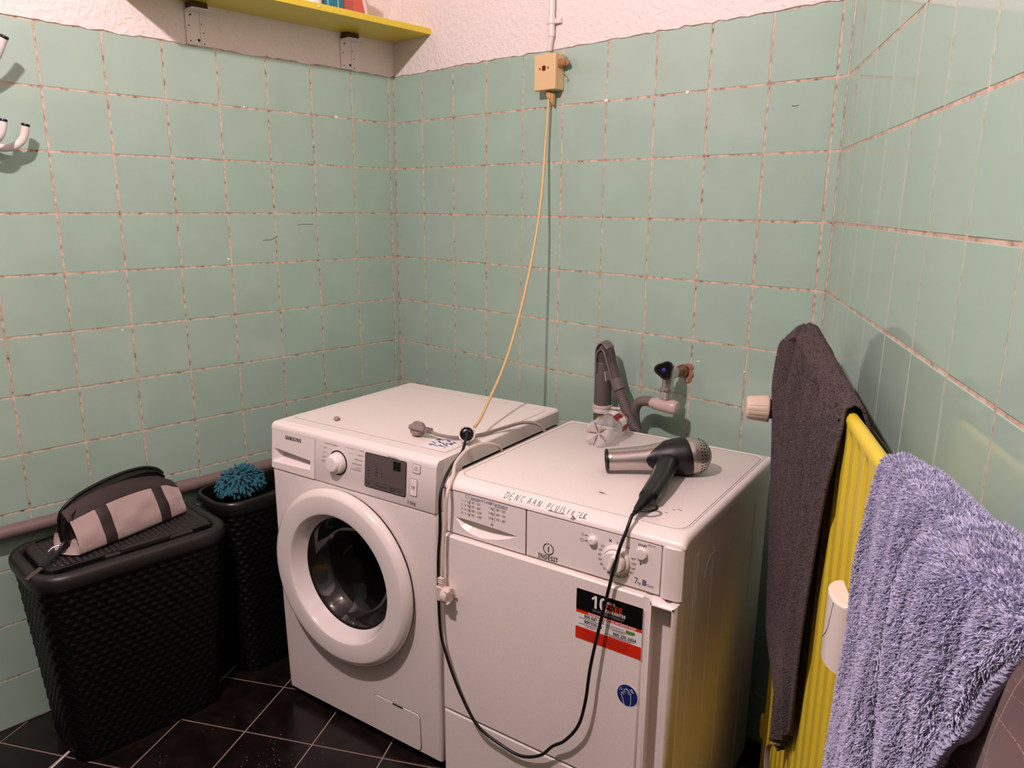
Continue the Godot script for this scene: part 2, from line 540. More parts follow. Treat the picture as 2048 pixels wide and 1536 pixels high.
func ring_panel(mb: MB, x0: float, y0: float, x1: float, y1: float, c: Vector2, r: float, depth: Callable, round_by := 0.01) -> void:
	# flat front with a round opening: rings from the circle out to the rectangle, then a rounded rim
	var angles := []
	for i in 64: angles.append(TAU * i / 64)
	for q in [Vector2(x0, y0), Vector2(x1, y0), Vector2(x1, y1), Vector2(x0, y1)]:
		angles.append(fposmod((q - c).angle(), TAU))
	angles.sort()
	var rows := []
	for k in 8:
		rows.append(PackedVector3Array())
	for a in angles:
		var d := Vector2(cos(a), sin(a))
		var t := 1e9
		if d.x > 1e-6: t = minf(t, (x1 - c.x) / d.x)
		if d.x < -1e-6: t = minf(t, (x0 - c.x) / d.x)
		if d.y > 1e-6: t = minf(t, (y1 - c.y) / d.y)
		if d.y < -1e-6: t = minf(t, (y0 - c.y) / d.y)
		var outer := c + d * t
		var inner := Vector2(clampf(outer.x, x0 + round_by, x1 - round_by), clampf(outer.y, y0 + 0.002, y1 - 0.002))
		var hole := c + d * r
		for k in 4:
			var p := hole.lerp(inner, k / 3.0)
			rows[k].append(Vector3(p.x, p.y, depth.call(p.y)))
		for k in 3:
			var an := PI / 2 * (k + 1) / 3.0
			var p := inner.lerp(outer, sin(an))
			rows[4 + k].append(Vector3(p.x, p.y, depth.call(p.y) - round_by * (1 - cos(an))))
		rows[7].append(Vector3(outer.x, outer.y, -0.04))
	mb.grid(rows, true, true)

func wm_depth(y: float) -> float:
	return 0.011 * (1.0 - pow((y - 0.66) / 0.64, 2.0))

func washing_machine() -> void:
	var t := thing("washing_machine", "white front-loading washing machine with a round dark glass door, in the corner beside the hampers", "washing machine", WM_AT, WM_TURN)
	var W := 0.557
	var body := MB.new()
	var c := Vector2(0.2605, 0.4545)
	# sides, back, floor of the body
	body.quad(Vector3(W, 0.03, -0.03), Vector3(W, 0.03, -0.535), Vector3(W, 0.77, -0.535), Vector3(W, 0.77, -0.03))
	body.quad(Vector3(0, 0.03, -0.535), Vector3(0, 0.03, -0.03), Vector3(0, 0.77, -0.03), Vector3(0, 0.77, -0.535))
	body.quad(Vector3(W, 0.03, -0.535), Vector3(0, 0.03, -0.535), Vector3(0, 0.77, -0.535), Vector3(W, 0.77, -0.535))
	body.quad(Vector3(0, 0.03, -0.535), Vector3(W, 0.03, -0.535), Vector3(W, 0.03, -0.03), Vector3(0, 0.03, -0.03))
	obj("body", body, M.white_paint, t)
	var fp := MB.new()
	ring_panel(fp, 0.0, 0.03, W, 0.6885, c, 0.17, wm_depth)
	obj("front_panel", fp, M.white_paint, t)
	# dark seam above the front panel
	var seam := MB.new()
	seam.rbox(Vector3(W - 0.006, 0.006, 0.05), 0.001, at(Vector3(W / 2, 0.6895, -0.018)), 1)
	obj("seam", seam, M.soft_ink, t)
	# control panel (right of the drawer) and the rounded trim along the top
	var along := Basis(Vector3(0, 0, 1), Vector3.UP, Vector3(-1, 0, 0))
	var cp := MB.new()
	cp.prism(PackedVector2Array([Vector2(-0.09, 0.691), Vector2(0.012, 0.691), Vector2(0.0135, 0.694), Vector2(0.005, 0.795), Vector2(-0.09, 0.795)]), -W + 0.0008, -0.166, 0.0, at(Vector3.ZERO, along))
	obj("control_panel", cp, M.white_plastic, t)
	var tr := MB.new()
	var o := PackedVector2Array([Vector2(-0.1, 0.7952), Vector2(0.005, 0.7952)])
	for i in 6:
		var a := PI / 2 * i / 5
		o.append(Vector2(-0.009 + 0.0138 * cos(a), 0.798 + 0.015 * sin(a)))
	o.append(Vector2(-0.1, 0.814))
	tr.prism(o, -W + 0.0004, -0.0004, 0.0, at(Vector3.ZERO, along))
	obj("top_trim", tr, M.white_plastic, t)
	# detergent drawer with its slanting grip recess
	var dw := MB.new()
	var skin := func(p: Vector3) -> Vector3: return Vector3(p.x, p.y, 0.0132 - 0.0085 * clampf((p.y - 0.70) / 0.095, 0, 1) + p.z)
	dw.recessed_plate(rrect(0.002, 0.6912, 0.1645, 0.7948, 0.002, 2), PackedVector2Array([Vector2(0.012, 0.7465), Vector2(0.149, 0.7365), Vector2(0.149, 0.712), Vector2(0.003, 0.708), Vector2(0.006, 0.713)]), PackedVector2Array([Vector2(0.03, 0.741), Vector2(0.143, 0.733), Vector2(0.143, 0.727), Vector2(0.04, 0.727), Vector2(0.034, 0.731)]), 0.028, skin)
	dw.quad(Vector3(0.0, 0.6912, -0.03), Vector3(0.002, 0.6912, 0.0128), Vector3(0.002, 0.7948, 0.004), Vector3(0.0, 0.7948, -0.03))
	obj("detergent_drawer", dw, M.white_plastic, t)
	# programme dial with its sunken collar
	var dial := MB.new()
	var face_out := Basis(Vector3.RIGHT, PI / 2 - 0.085).scaled_local(Vector3(1.06, 1.0, 1.06))
	dial.lathe([Vector2(0.0295, -0.004), Vector2(0.0295, 0.001), Vector2(0.0275, 0.002), Vector2(0.0262, 0.0005), Vector2(0.0262, -0.004)], 36)
	obj("dial_collar", dial, M.black_plastic, t, Vector3(0.2475, 0.751, 0.0088), face_out)
	dial = MB.new()
	dial.lathe([Vector2(0.0245, -0.002), Vector2(0.024, 0.012), Vector2(0.0225, 0.0145), Vector2(0.0195, 0.0155), Vector2(0.0185, 0.022), Vector2(0.0165, 0.0245), Vector2(0.012, 0.0252), Vector2(0.0, 0.0252)], 36)
	obj("programme_dial", dial, M.white_plastic, t, Vector3(0.2475, 0.751, 0.0088), face_out)
	# display window
	var tilt := Basis(Vector3.RIGHT, -0.085)
	var dp := MB.new()
	dp.prism(rrect(0.0, 0.0, 0.127, 0.081, 0.004), 0.0, 0.0016, 0.0006)
	var disp := obj("display", dp, mat(Color(0.36, 0.32, 0.315), 0.35), t, Vector3(0.3405, 0.7135, 0.0121), tilt)
	var rim := MB.new()
	rim.prism(rrect(-0.002, -0.002, 0.129, 0.083, 0.005), 0.0, 0.0008, 0.0003)
	obj("display_rim", rim, M.dark_gap, disp, Vector3(0, 0, -0.0002))
	var led := MB.new()
	led.prism(rrect(0.089, 0.056, 0.112, 0.0775, 0.0006, 1), 0.0015, 0.0019)
	obj("digit_window", led, mat(Color(0.01, 0.01, 0.01), 0.2), disp)
	for k in 5:
		var ln := MB.new()
		ln.rbox(Vector3(0.0215, 0.0005, 0.0004), 0.0001, at(Vector3(0.015 + k * 0.0245, 0.0155, 0.0018)), 1)
		obj("option_line", ln, M.dark_gap, disp)
		text(disp, ["Temp.", "Centrifuge", "Spoelen", "Uitgestelde\neindtijd", "Opties"][k], 0.0026, Vector3(0.006 + k * 0.0245, 0.0085, 0.0017), M.dark_gap)
	for col in 3:
		for r in (4 if col < 2 else 3):
			text(disp, [["95", "60", "40", "30"], ["1400", "1200", "800", "0"], ["5", "4", "3"]][col][r], 0.003, Vector3(0.009 + col * 0.022, 0.047 - r * 0.0075 - (0.0065 if col == 2 else 0.0), 0.0017), M.dark_gap)
			var lamp_dot := MB.new()
			lamp_dot.prism(disc(0, 0, 0.0008, 0.0008, 8), 0.0, 0.0003)
			obj("indicator", lamp_dot, mat(Color(0.6, 0.56, 0.53), 0.4), disp, Vector3(0.0065 + col * 0.022, 0.048 - r * 0.0075 - (0.0065 if col == 2 else 0.0), 0.0016))
	for k in 6:
		var ic := MB.new()
		ic.prism(disc(0, 0, 0.0018, 0.0014, 7), 0.0, 0.0003)
		obj("status_icon", ic, mat(Color(0.52, 0.48, 0.46), 0.4), disp, Vector3(0.012 + k * 0.0115, 0.071 - 0.002 * (k % 2), 0.0016))
	# two push buttons, each in a dark outline
	for q in [[0.487, 0.7745, 0.511, 0.797], [0.480, 0.7195, 0.503, 0.7615]]:
		var bz: float = 0.0135 - 0.0842 * (q[1] - 0.694)
		var rm := MB.new()
		rm.prism(rrect(0, 0, q[2] - q[0], q[3] - q[1], 0.004), -0.0005, 0.0006, 0.0003)
		var holder := obj("button_surround", rm, M.soft_ink, t, Vector3(q[0], q[1], bz), tilt)
		var bt := MB.new()
		bt.prism(rrect(0.0013, 0.0013, q[2] - q[0] - 0.0013, q[3] - q[1] - 0.0013, 0.0034), 0.0, 0.002, 0.0009)
		obj("push_button", bt, M.white_plastic, holder)
		var sg := MB.new()
		var mc := Vector3((q[2] - q[0]) / 2, (q[3] - q[1]) / 2, 0.0021)
		if q[1] > 0.75:
			var arc := []
			for i in 13: arc.append(mc + Vector3(sin(0.6 + (TAU - 1.2) * i / 12), cos(0.6 + (TAU - 1.2) * i / 12), 0) * 0.0042)
			sg.tube(arc, 0.0005, 5)
			sg.tube([mc + Vector3(0, 0.0015, 0), mc + Vector3(0, 0.0055, 0)], 0.0005, 5)
		else:
			sg.tube([mc + Vector3(-0.004, 0.0045, 0), mc + Vector3(0.0015, 0, 0), mc + Vector3(-0.004, -0.0045, 0), mc + Vector3(-0.004, 0.0045, 0)], 0.0005, 5)
			sg.tube([mc + Vector3(0.002, 0.0045, 0), mc + Vector3(0.002, -0.0045, 0)], 0.0005, 5)
			sg.tube([mc + Vector3(0.0042, 0.0045, 0), mc + Vector3(0.0042, -0.0045, 0)], 0.0005, 5)
		obj("button_symbol", sg, M.ink, holder)
	# lettering
	text(t, "SAMSUNG", 0.0098, Vector3(0.054, 0.7815, 0.0066), M.ink, tilt, true, HORIZONTAL_ALIGNMENT_LEFT, 0.93)
	text(t, "7.0kg", 0.0078, Vector3(0.474, 0.703, 0.0135), M.ink)
	text(t, "Diamond Drum", 0.0032, Vector3(0.41, 0.7985, 0.0051), M.soft_ink, tilt)
	var rows := [["15' KORT PROGRAMMA", 0.199, 0.7925], ["BABY", 0.197, 0.7805], ["WOL", 0.195, 0.769], ["JEANS", 0.192, 0.757], ["SPORT", 0.189, 0.7465]]
	for r in rows: text(t, r[0], 0.0036, Vector3(r[1], r[2], 0.0136 - (r[2] - 0.694) * 0.0842), M.soft_ink, tilt, false, HORIZONTAL_ALIGNMENT_LEFT, 0.9)
	rows = [["KATOEN", 0.334, 0.7945], ["e KATOEN", 0.332, 0.783], ["SYNTHETISCH", 0.33, 0.771], ["CENTRIFUGEREN", 0.328, 0.7595], ["SPOELEN", 0.326, 0.751], ["+CENTRIFUGEREN", 0.326, 0.745]]
	for r in rows: text(t, r[0], 0.0034, Vector3(r[1], r[2], 0.0136 - (r[2] - 0.694) * 0.0842), M.soft_ink, tilt, false, HORIZONTAL_ALIGNMENT_RIGHT, 0.88)
	for q in [[0.226, 0.779, 0.214, 0.7805], [0.217, 0.766, 0.207, 0.769], [0.275, 0.7945, 0.312, 0.7945], [0.285, 0.783, 0.303, 0.783]]:
		var z = 0.0135 - (q[1] - 0.694) * 0.0842
		bar(t, "guide_line", Vector3(q[0], q[1], z), Vector3(q[2], q[3], z), 0.0003, M.soft_ink)
	# the door: white ring, sunken funnel, glass bowl, dark drum behind
	var out := Basis(Vector3.RIGHT, PI / 2)
	var dz := 0.008
	var ring := MB.new()
	ring.lathe([Vector2(0.222, 0.008), Vector2(0.2315, 0.012), Vector2(0.2335, 0.018), Vector2(0.233, 0.025), Vector2(0.2285, 0.0325), Vector2(0.220, 0.0375), Vector2(0.2165, 0.0385), Vector2(0.2, 0.0395), Vector2(0.178, 0.0388), Vector2(0.1715, 0.037), Vector2(0.170, 0.035), Vector2(0.168, 0.0335), Vector2(0.158, 0.012), Vector2(0.149, -0.004)], 72)
	var door := obj("door", ring, mat(Color(0.94, 0.905, 0.885), 0.16), t, Vector3(c.x, c.y, dz), out)
	var shade := MB.new()
	shade.lathe([Vector2(0.2265, -0.006), Vector2(0.2265, 0.0095), Vector2(0.18, 0.0095)], 64)
	obj("door_gap", shade, M.dark_gap, door)
	var bowl := MB.new()
	bowl.lathe([Vector2(0.1495, -0.004), Vector2(0.144, -0.006), Vector2(0.136, -0.022), Vector2(0.125, -0.042), Vector2(0.112, -0.056), Vector2(0.09, -0.066), Vector2(0.05, -0.072), Vector2(0.0, -0.074)], 64, Transform3D(), 80.0)
	var glass := mat(Color(0.08, 0.075, 0.075, 0.42), 0.03)
	glass.transparency = BaseMaterial3D.TRANSPARENCY_ALPHA
	obj("door_glass", bowl, glass, door)
	var rim2 := MB.new()
	rim2.lathe([Vector2(0.1515, -0.0035), Vector2(0.1485, -0.0025), Vector2(0.145, -0.004), Vector2(0.144, -0.0075)], 64)
	obj("glass_seal", rim2, M.black_rubber, door)
	var drum := MB.new()
	drum.lathe([Vector2(0.1705, 0.0), Vector2(0.165, -0.03), Vector2(0.14, -0.07), Vector2(0.15, -0.085), Vector2(0.205, -0.1), Vector2(0.205, -0.36), Vector2(0.0, -0.36)], 48)
	obj("drum", drum, mat(Color(0.2, 0.19, 0.185), 0.4, 0.3), door)
	# pump filter flap bottom right
	var fl := MB.new()
	fl.prism(rrect(0.337, 0.018, 0.491, 0.124, 0.012), 0.0, 0.0028, 0.0012)
	var flap := obj("filter_flap", fl, M.white_paint, t, Vector3(0, 0.016, 0.0002), Basis(Vector3.RIGHT, 0.028))
	var gap := MB.new()
	gap.prism(rrect(0.3355, 0.0165, 0.4925, 0.1255, 0.013), -0.001, 0.0007, 0.0003)
	obj("flap_gap", gap, M.soft_ink, flap)
	gap = MB.new()
	gap.rbox(Vector3(0.035, 0.004, 0.002), 0.0008, at(Vector3(0.42, 0.1225, 0.003)), 1)
	obj("flap_notch", gap, M.dark_gap, flap)
	# top lid: frame and sunken plate
	var lid := MB.new()
	lid.prism(rrect(0.0, 0.0, W, 0.535, 0.014), 0.0, 0.04, 0.006, Transform3D(Basis(Vector3.RIGHT, Vector3.FORWARD, Vector3.UP), Vector3(0, 0.7755, -0.01)))
	var lid_o := obj("top_lid", lid, M.white_plastic, t)
	var plate := MB.new()
	plate.prism(rrect(0.022, 0.0, W - 0.022, 0.44, 0.006), 0.0, 0.0009, 0.0004, Transform3D(Basis(Vector3.RIGHT, Vector3.FORWARD, Vector3.UP), Vector3(0, 0.8152, -0.055)))
	obj("lid_plate", plate, M.white_paint, lid_o)
	plate = MB.new()
	plate.prism(rrect(0.0205, 0.0, W - 0.0205, 0.443, 0.007), 0.0, 0.0004, 0.0, Transform3D(Basis(Vector3.RIGHT, Vector3.FORWARD, Vector3.UP), Vector3(0, 0.8153, -0.0535)))
	obj("lid_groove", plate, M.soft_ink, lid_o)
	# sticker with blue scribble near the right front corner
	var st := MB.new()
	st.prism(PackedVector2Array([Vector2(0.452, 0.052), Vector2(0.507, 0.06), Vector2(0.52, 0.13), Vector2(0.468, 0.135)]), 0.0, 0.0004, 0.0, Transform3D(Basis(Vector3.RIGHT, Vector3.FORWARD, Vector3.UP), Vector3(0, 0.8161, 0)))
	var sk := obj("sticker", st, M.white_ink, t)
	note(sk, "small white sticker worn over with blue scribble")
	var sc := MB.new()
	for i in 46:
		var p := Vector2(0.462 + 0.05 * rng.randf(), 0.06 + 0.066 * rng.randf())
		sc.prism(disc(p.x, p.y, rng.randf_range(0.001, 0.007), rng.randf_range(0.0006, 0.003), 6), 0.0, 0.0003, 0.0, Transform3D(Basis(Vector3.RIGHT, Vector3.FORWARD, Vector3.UP), Vector3(0, 0.8163 + 0.00002 * i, 0)))
	obj("scribble", sc, M.blue_ink, sk)
	for q in [Vector2(0.05, -0.06), Vector2(0.507, -0.06), Vector2(0.05, -0.48), Vector2(0.507, -0.48)]:
		var ft := MB.new()
		ft.lathe([Vector2(0.0, 0.0), Vector2(0.022, 0.0), Vector2(0.022, 0.012), Vector2(0.01, 0.016), Vector2(0.01, 0.035)], 16)
		obj("foot", ft, M.black_rubber, t, Vector3(q.x, 0, q.y))

# ------------------------------------------------------------------ tumble dryer
func dryer() -> void:
	var t := thing("tumble_dryer", "white tumble dryer with a square door and handwriting on its top edge", "tumble dryer", DR_AT, DR_TURN)
	var W := 0.54
	var along := Basis(Vector3(0, 0, 1), Vector3.UP, Vector3(-1, 0, 0))
	var lay := Basis(Vector3.RIGHT, Vector3.FORWARD, Vector3.UP)
	var body := MB.new()
	body.rbox(Vector3(W - 0.006, 0.765, 0.53), 0.008, at(Vector3(W / 2, 0.4125, -0.2755)))
	obj("body", body, M.side_paint, t)
	# worktop with a big rounded front edge and a lip
	var top := MB.new()
	var o := PackedVector2Array([Vector2(-0.545, 0.79), Vector2(-0.02, 0.79), Vector2(0.0, 0.79)])
	for i in 9:
		var a := PI / 2 * i / 8
		o.append(Vector2(-0.028 + 0.032 * cos(a), 0.792 + 0.0195 * sin(a)))
	o.append(Vector2(-0.54, 0.8115)); o.append(Vector2(-0.545, 0.808))
	top.prism(o, -W + 0.012, -0.012, 0.0, at(Vector3.ZERO, along))
	for side in [0, 1]:   # softly rounded ends
		var rows := []
		for i in 6:
			var k := PI / 2 * i / 5
			var row := PackedVector3Array()
			var x := 0.012 - 0.012 * sin(k) if side == 0 else W - 0.012 + 0.012 * sin(k)
			for p in o: row.append(Vector3(x, 0.79 + (p.y - 0.79) * (1 - 0.55 * (1 - cos(k))), p.x - 0.006 * (1 - cos(k)) * (1 if p.x > -0.03 else 0)))
			rows.append(row)
		top.grid(rows, true, side == 0)
		top.fan(Array(rows[5]), side == 0)
	var wt := obj("worktop", top, M.white_paint, t)
	var lipm := MB.new()
	var lip := []
	for p in rrect(0.016, 0.03, W - 0.016, 0.532, 0.03, 5): lip.append(Vector3(p.x, 0.8113, -p.y))
	lip.append(lip[0])
	lipm.tube(lip, 0.0016, 6, false)
	obj("worktop_lip", lipm, M.white_plastic, wt)
	lip = []
	for p in rrect(0.0195, 0.0335, W - 0.0195, 0.5285, 0.027, 5): lip.append(Vector3(p.x, 0.8114, -p.y))
	lip.append(lip[0])
	lipm = MB.new()
	lipm.tube(lip, 0.0006, 5, false)
	obj("worktop_groove", lipm, M.soft_ink, wt)
	# control fascia: panel, tank drawer with crescent grip, end cap
	var pan := MB.new()
	pan.prism(rrect(0.2145, 0.6952, 0.497, 0.7895, 0.002, 2), -0.03, 0.0025, 0.001)
	obj("control_panel", pan, M.white_plastic, t)
	pan = MB.new()
	pan.prism(PackedVector2Array([Vector2(0.499, 0.04), Vector2(0.499, -0.002), Vector2(0.506, -0.008), Vector2(0.53, -0.007), Vector2(0.5385, -0.001), Vector2(0.5395, 0.04)]), 0.6945, 0.7935, 0.002, Transform3D(lay, Vector3.ZERO))
	obj("end_cap", pan, M.white_plastic, t)
	var dw := MB.new()
	var scoop := PackedVector2Array()
	var inner := PackedVector2Array()
	for i in 11:   # bottom curve from left tip to right tip
		var k := i / 10.0
		var x := 0.036 + 0.158 * k
		var y := 0.7325 - 0.0045 * k - 0.0295 * pow(sin(PI * pow(k, 0.72)), 0.85)
		scoop.append(Vector2(x, y))
		inner.append(Vector2(lerpf(x, 0.11, 0.22), lerpf(y, 0.732 - 0.0045 * k, 0.62)))
	scoop.append(Vector2(0.15, 0.7305)); inner.append(Vector2(0.14, 0.7305))
	scoop.append(Vector2(0.09, 0.7322)); inner.append(Vector2(0.09, 0.7318))
	dw.recessed_plate(rrect(0.004, 0.6952, 0.2125, 0.7895, 0.003, 3), scoop, inner, 0.02, func(p: Vector3) -> Vector3: return p + Vector3(0, 0, 0.0025))
	dw.quad(Vector3(0.004, 0.6952, -0.03), Vector3(0.004, 0.6952, 0.0025), Vector3(0.004, 0.7895, 0.0025), Vector3(0.004, 0.7895, -0.03))
	dw.quad(Vector3(0.004, 0.6952, -0.03), Vector3(0.2125, 0.6952, -0.03), Vector3(0.2125, 0.6952, 0.0025), Vector3(0.004, 0.6952, 0.0025))
	var tank := obj("water_tank_drawer", dw, M.white_plastic, t)
	var gapm := MB.new()
	gapm.rbox(Vector3(0.0022, 0.088, 0.02), 0.0005, at(Vector3(0.2135, 0.743, -0.009)), 1)
	gapm.rbox(Vector3(W - 0.02, 0.003, 0.03), 0.0005, at(Vector3(W / 2, 0.7905, -0.014)), 1)
	obj("fascia_gap", gapm, M.soft_ink, t)
	# rocker, dial and start button
	var out := Basis(Vector3.RIGHT, PI / 2)
	var bt := MB.new()
	bt.prism(rrect(0.3535, 0.7575, 0.3705, 0.7735, 0.007), 0.0, 0.009, 0.003)
	obj("rocker_button", bt, M.white_plastic, t, Vector3(0, 0, 0.0025))
	bt = MB.new()
	bt.lathe([Vector2(0.0275, 0.0), Vector2(0.0265, 0.006), Vector2(0.0215, 0.009), Vector2(0.0208, 0.016), Vector2(0.019, 0.0185), Vector2(0.0, 0.0195)], 36)
	var dl := obj("timer_dial", bt, M.white_plastic, t, Vector3(0.411, 0.7405, 0.0025), out)
	bt = MB.new()
	bt.rbox(Vector3(0.009, 0.034, 0.012), 0.004, at(Vector3(0, 0, 0.0185), Basis(Vector3.BACK, -0.35)))
	obj("dial_grip", bt, M.white_plastic, dl, Vector3.ZERO, Basis(Vector3.RIGHT, -PI / 2))
	bt = MB.new()
	bt.lathe([Vector2(0.0215, 0.0088), Vector2(0.0221, 0.0094), Vector2(0.0227, 0.0088)], 36)
	obj("dial_ring_line", bt, M.soft_ink, dl)
	bt = MB.new()
	bt.lathe([Vector2(0.0105, 0.0), Vector2(0.0105, 0.0055), Vector2(0.0095, 0.0068), Vector2(0.0, 0.0072)], 28)
	obj("start_button", bt, M.white_plastic, t, Vector3(0.4605, 0.7665, 0.0025), out)
	bt = MB.new()
	bt.prism(disc(0, 0, 0.0018, 0.0018, 12), 0, 0.0003)
	obj("indicator", bt, M.ink, t, Vector3(0.4585, 0.7455, 0.0026))
	# dial numbers
	var z := 0.0027
	var marks := ["160'", "150'", "140'", "130'", "120'", "110'", "100'", "90'", "80'", "70'", "60'", "50'", "40'", "30'", "20'"]
	for k in marks.size():
		var a := deg_to_rad(18.0 - k * 16.6)
		text(t, marks[k], 0.0042, Vector3(0.411 + 0.0345 * cos(a), 0.7405 + 0.0335 * sin(a), z), M.ink, Basis(), false, HORIZONTAL_ALIGNMENT_CENTER)
	text(t, "0", 0.0042, Vector3(0.4115, 0.7735, z), M.ink, Basis(), false, HORIZONTAL_ALIGNMENT_CENTER)
	text(t, "160'", 0.0036, Vector3(0.432, 0.7695, z), M.ink, Basis(), false, HORIZONTAL_ALIGNMENT_CENTER)
	text(t, "START", 0.0042, Vector3(0.4605, 0.7815, z), M.ink, Basis(), true, HORIZONTAL_ALIGNMENT_CENTER)
	text(t, "IDC 75", 0.0034, Vector3(0.478, 0.7855, z), M.soft_ink, Basis(), false, HORIZONTAL_ALIGNMENT_CENTER)
	text(t, "7", 0.0115, Vector3(0.447, 0.7105, z), M.blue_ink)
	text(t, "kg", 0.0045, Vector3(0.4545, 0.7075, z), M.soft_ink)
	text(t, "B", 0.0105, Vector3(0.463, 0.7105, z), M.blue_ink, Basis(), true)
	text(t, "Class", 0.0045, Vector3(0.4715, 0.7075, z), M.soft_ink)
	# brand ring and word
	var rg := MB.new()
	var arc := []
	for i in 25:
		var a := deg_to_rad(112 + 316.0 * i / 24)
		arc.append(Vector3(0.2658 + 0.0112 * cos(a), 0.7212 + 0.0112 * sin(a), 0.0028))
	rg.tube(arc, 0.0009, 6)
	rg.tube([Vector3(0.2658, 0.7155, 0.0028), Vector3(0.2658, 0.7262, 0.0028)], 0.0011, 6)
	rg.prism(disc(0.2658, 0.7322, 0.0015, 0.0015, 10), 0.0025, 0.0031)
	obj("brand_emblem", rg, M.ink, t)
	text(t, "INDESIT", 0.0098, Vector3(0.265, 0.7022, z), M.ink, Basis(), true, HORIZONTAL_ALIGNMENT_CENTER, 0.86)
	# loading table on the drawer
	text(tank, "Standard Cotton", 0.0058, Vector3(0.077, 0.7835, z), M.blue_ink, Basis(), false, HORIZONTAL_ALIGNMENT_LEFT, 0.95)
	text(tank, "Synthetics", 0.0058, Vector3(0.134, 0.783, z), M.blue_ink, Basis(), false, HORIZONTAL_ALIGNMENT_LEFT, 0.95)
	for r in 4:
		text(tank, ["1 - 2  Kg", "3 - 4  Kg", "5 - 6  Kg", "6 - 7  Kg"][r], 0.0046, Vector3(0.053, 0.7735 - 0.0092 * r, z), M.soft_ink)
		text(tank, ["30' - 55'", "55' - 80'", "80' - 120'", "95' - 140'"][r], 0.0048, Vector3(0.079, 0.7735 - 0.0092 * r, z), M.ink)
		if r < 3:
			text(tank, ["1 Kg", "2 Kg", "3 Kg"][r], 0.0048, Vector3(0.1225, 0.7725 - 0.0105 * r, z), M.ink)
			text(tank, ["40' - 50'", "50' - 70'", "70' - 90'"][r], 0.0048, Vector3(0.141, 0.7725 - 0.0105 * r, z), M.ink)
	for q in [[0.0755, 0.779, 0.0755, 0.743], [0.138, 0.778, 0.138, 0.744], [0.0765, 0.7795, 0.098, 0.7795], [0.138, 0.7787, 0.166, 0.7787]]:
		bar(tank, "table_line", Vector3(q[0], q[1], z), Vector3(q[2], q[3], z), 0.0004, M.soft_ink)
	var pic := MB.new()
	arc = []
	for p in rrect(0.064, 0.781, 0.073, 0.787, 0.0015, 2): arc.append(Vector3(p.x, p.y, z))
	arc.append(arc[0])
	pic.tube(arc, 0.0004, 5)
	obj("fabric_symbol", pic, M.soft_ink, tank)
	pic = MB.new()
	pic.tube([Vector3(0.127, 0.787, z), Vector3(0.124, 0.780, z), Vector3(0.130, 0.780, z), Vector3(0.128, 0.787, z)], 0.0004, 5)
	obj("fabric_symbol", pic, M.soft_ink, tank)
	pic = MB.new()
	for a in [0.0, PI / 2]:
		pic.tube([Vector3(0.131, 0.738, z) + Vector3(cos(a), sin(a), 0) * 0.004, Vector3(0.131, 0.738, z) - Vector3(cos(a), sin(a), 0) * 0.004], 0.0006, 5)
	obj("fabric_symbol", pic, M.soft_ink, tank)
	pic = MB.new()
	arc = []
	for p in rrect(0.335, 0.758, 0.3425, 0.7625, 0.0012, 2): arc.append(Vector3(p.x, p.y, z))
	arc.append(arc[0])
	pic.tube(arc, 0.0003, 5)
	obj("switch_symbol", pic, M.ink, t)
	pic = MB.new()
	pic.tube([Vector3(0.3395, 0.7755, z), Vector3(0.337, 0.7695, z), Vector3(0.342, 0.7695, z), Vector3(0.34, 0.7755, z)], 0.0003, 5)
	obj("switch_symbol", pic, M.ink, t)
	for y in [0.7715, 0.7605]:
		pic = MB.new()
		pic.rbox(Vector3(0.0055, 0.0016, 0.0004), 0.0001, at(Vector3(0.3475, y, z)), 1)
		obj("switch_mark", pic, M.ink, t)
	pic = MB.new()
	for a in [PI / 4, -PI / 4]:
		pic.tube([Vector3(0.397, 0.7745, z) + Vector3(cos(a), sin(a), 0) * 0.0036, Vector3(0.397, 0.7745, z) - Vector3(cos(a), sin(a), 0) * 0.0036], 0.0006, 5)
	obj("switch_symbol", pic, M.ink, t)
	# door: broad flat leaf, a step, and the raised hinge strip
	var dm := MB.new()
	dm.prism(rrect(0.006, 0.268, 0.474, 0.6905, 0.004, 2), -0.012, 0.013, 0.004)
	dm.prism(PackedVector2Array([Vector2(0.47, 0.268), Vector2(0.486, 0.268), Vector2(0.486, 0.6885), Vector2(0.47, 0.6885)]), -0.012, 0.0095, 0.0)
	var door := obj("door", dm, M.white_paint, t)
	dm = MB.new()
	dm.prism(rrect(0.483, 0.268, 0.537, 0.6905, 0.004, 2), -0.012, 0.021, 0.008)
	obj("hinge_strip", dm, M.white_paint, door)
	dm = MB.new()
	dm.lathe([Vector2(0.0075, 0.0), Vector2(0.0075, 0.0012), Vector2(0.0055, 0.0014), Vector2(0.005, 0.0004), Vector2(0.0025, 0.0004), Vector2(0.0022, 0.001), Vector2(0.0, 0.001)], 20)
	obj("hinge_screw", dm, M.chrome, door, Vector3(0.5165, 0.6903, 0.004))
	dm = MB.new()
	dm.prism(rrect(0.006, 0.03, 0.536, 0.2645, 0.004, 2), -0.012, 0.0115, 0.004)
	var kick := obj("kick_panel", dm, M.white_paint, t)
	arc = []
	for i in 17: arc.append(Vector3(0.3 + 0.13 * cos(PI * i / 16 * 0.8 + 0.3), 0.06 + 0.13 * sin(PI * i / 16 * 0.8 + 0.3), 0.0112))
	dm = MB.new()
	dm.tube(arc, 0.0012, 5)
	obj("kick_panel_ridge", dm, M.white_paint, kick)
	# pressed ribs on the right side
	for q in [-0.062, -0.075, -0.16, -0.255, -0.43]:
		var top_y := 0.735 if q < -0.1 else 0.76
		var rb := MB.new()
		rb.tube([Vector3(W - 0.0036, 0.04, q), Vector3(W - 0.0036, top_y, q)], 0.0022, 8, true, 1.0)
		obj("side_rib", rb, M.side_paint, t)
	arc = []
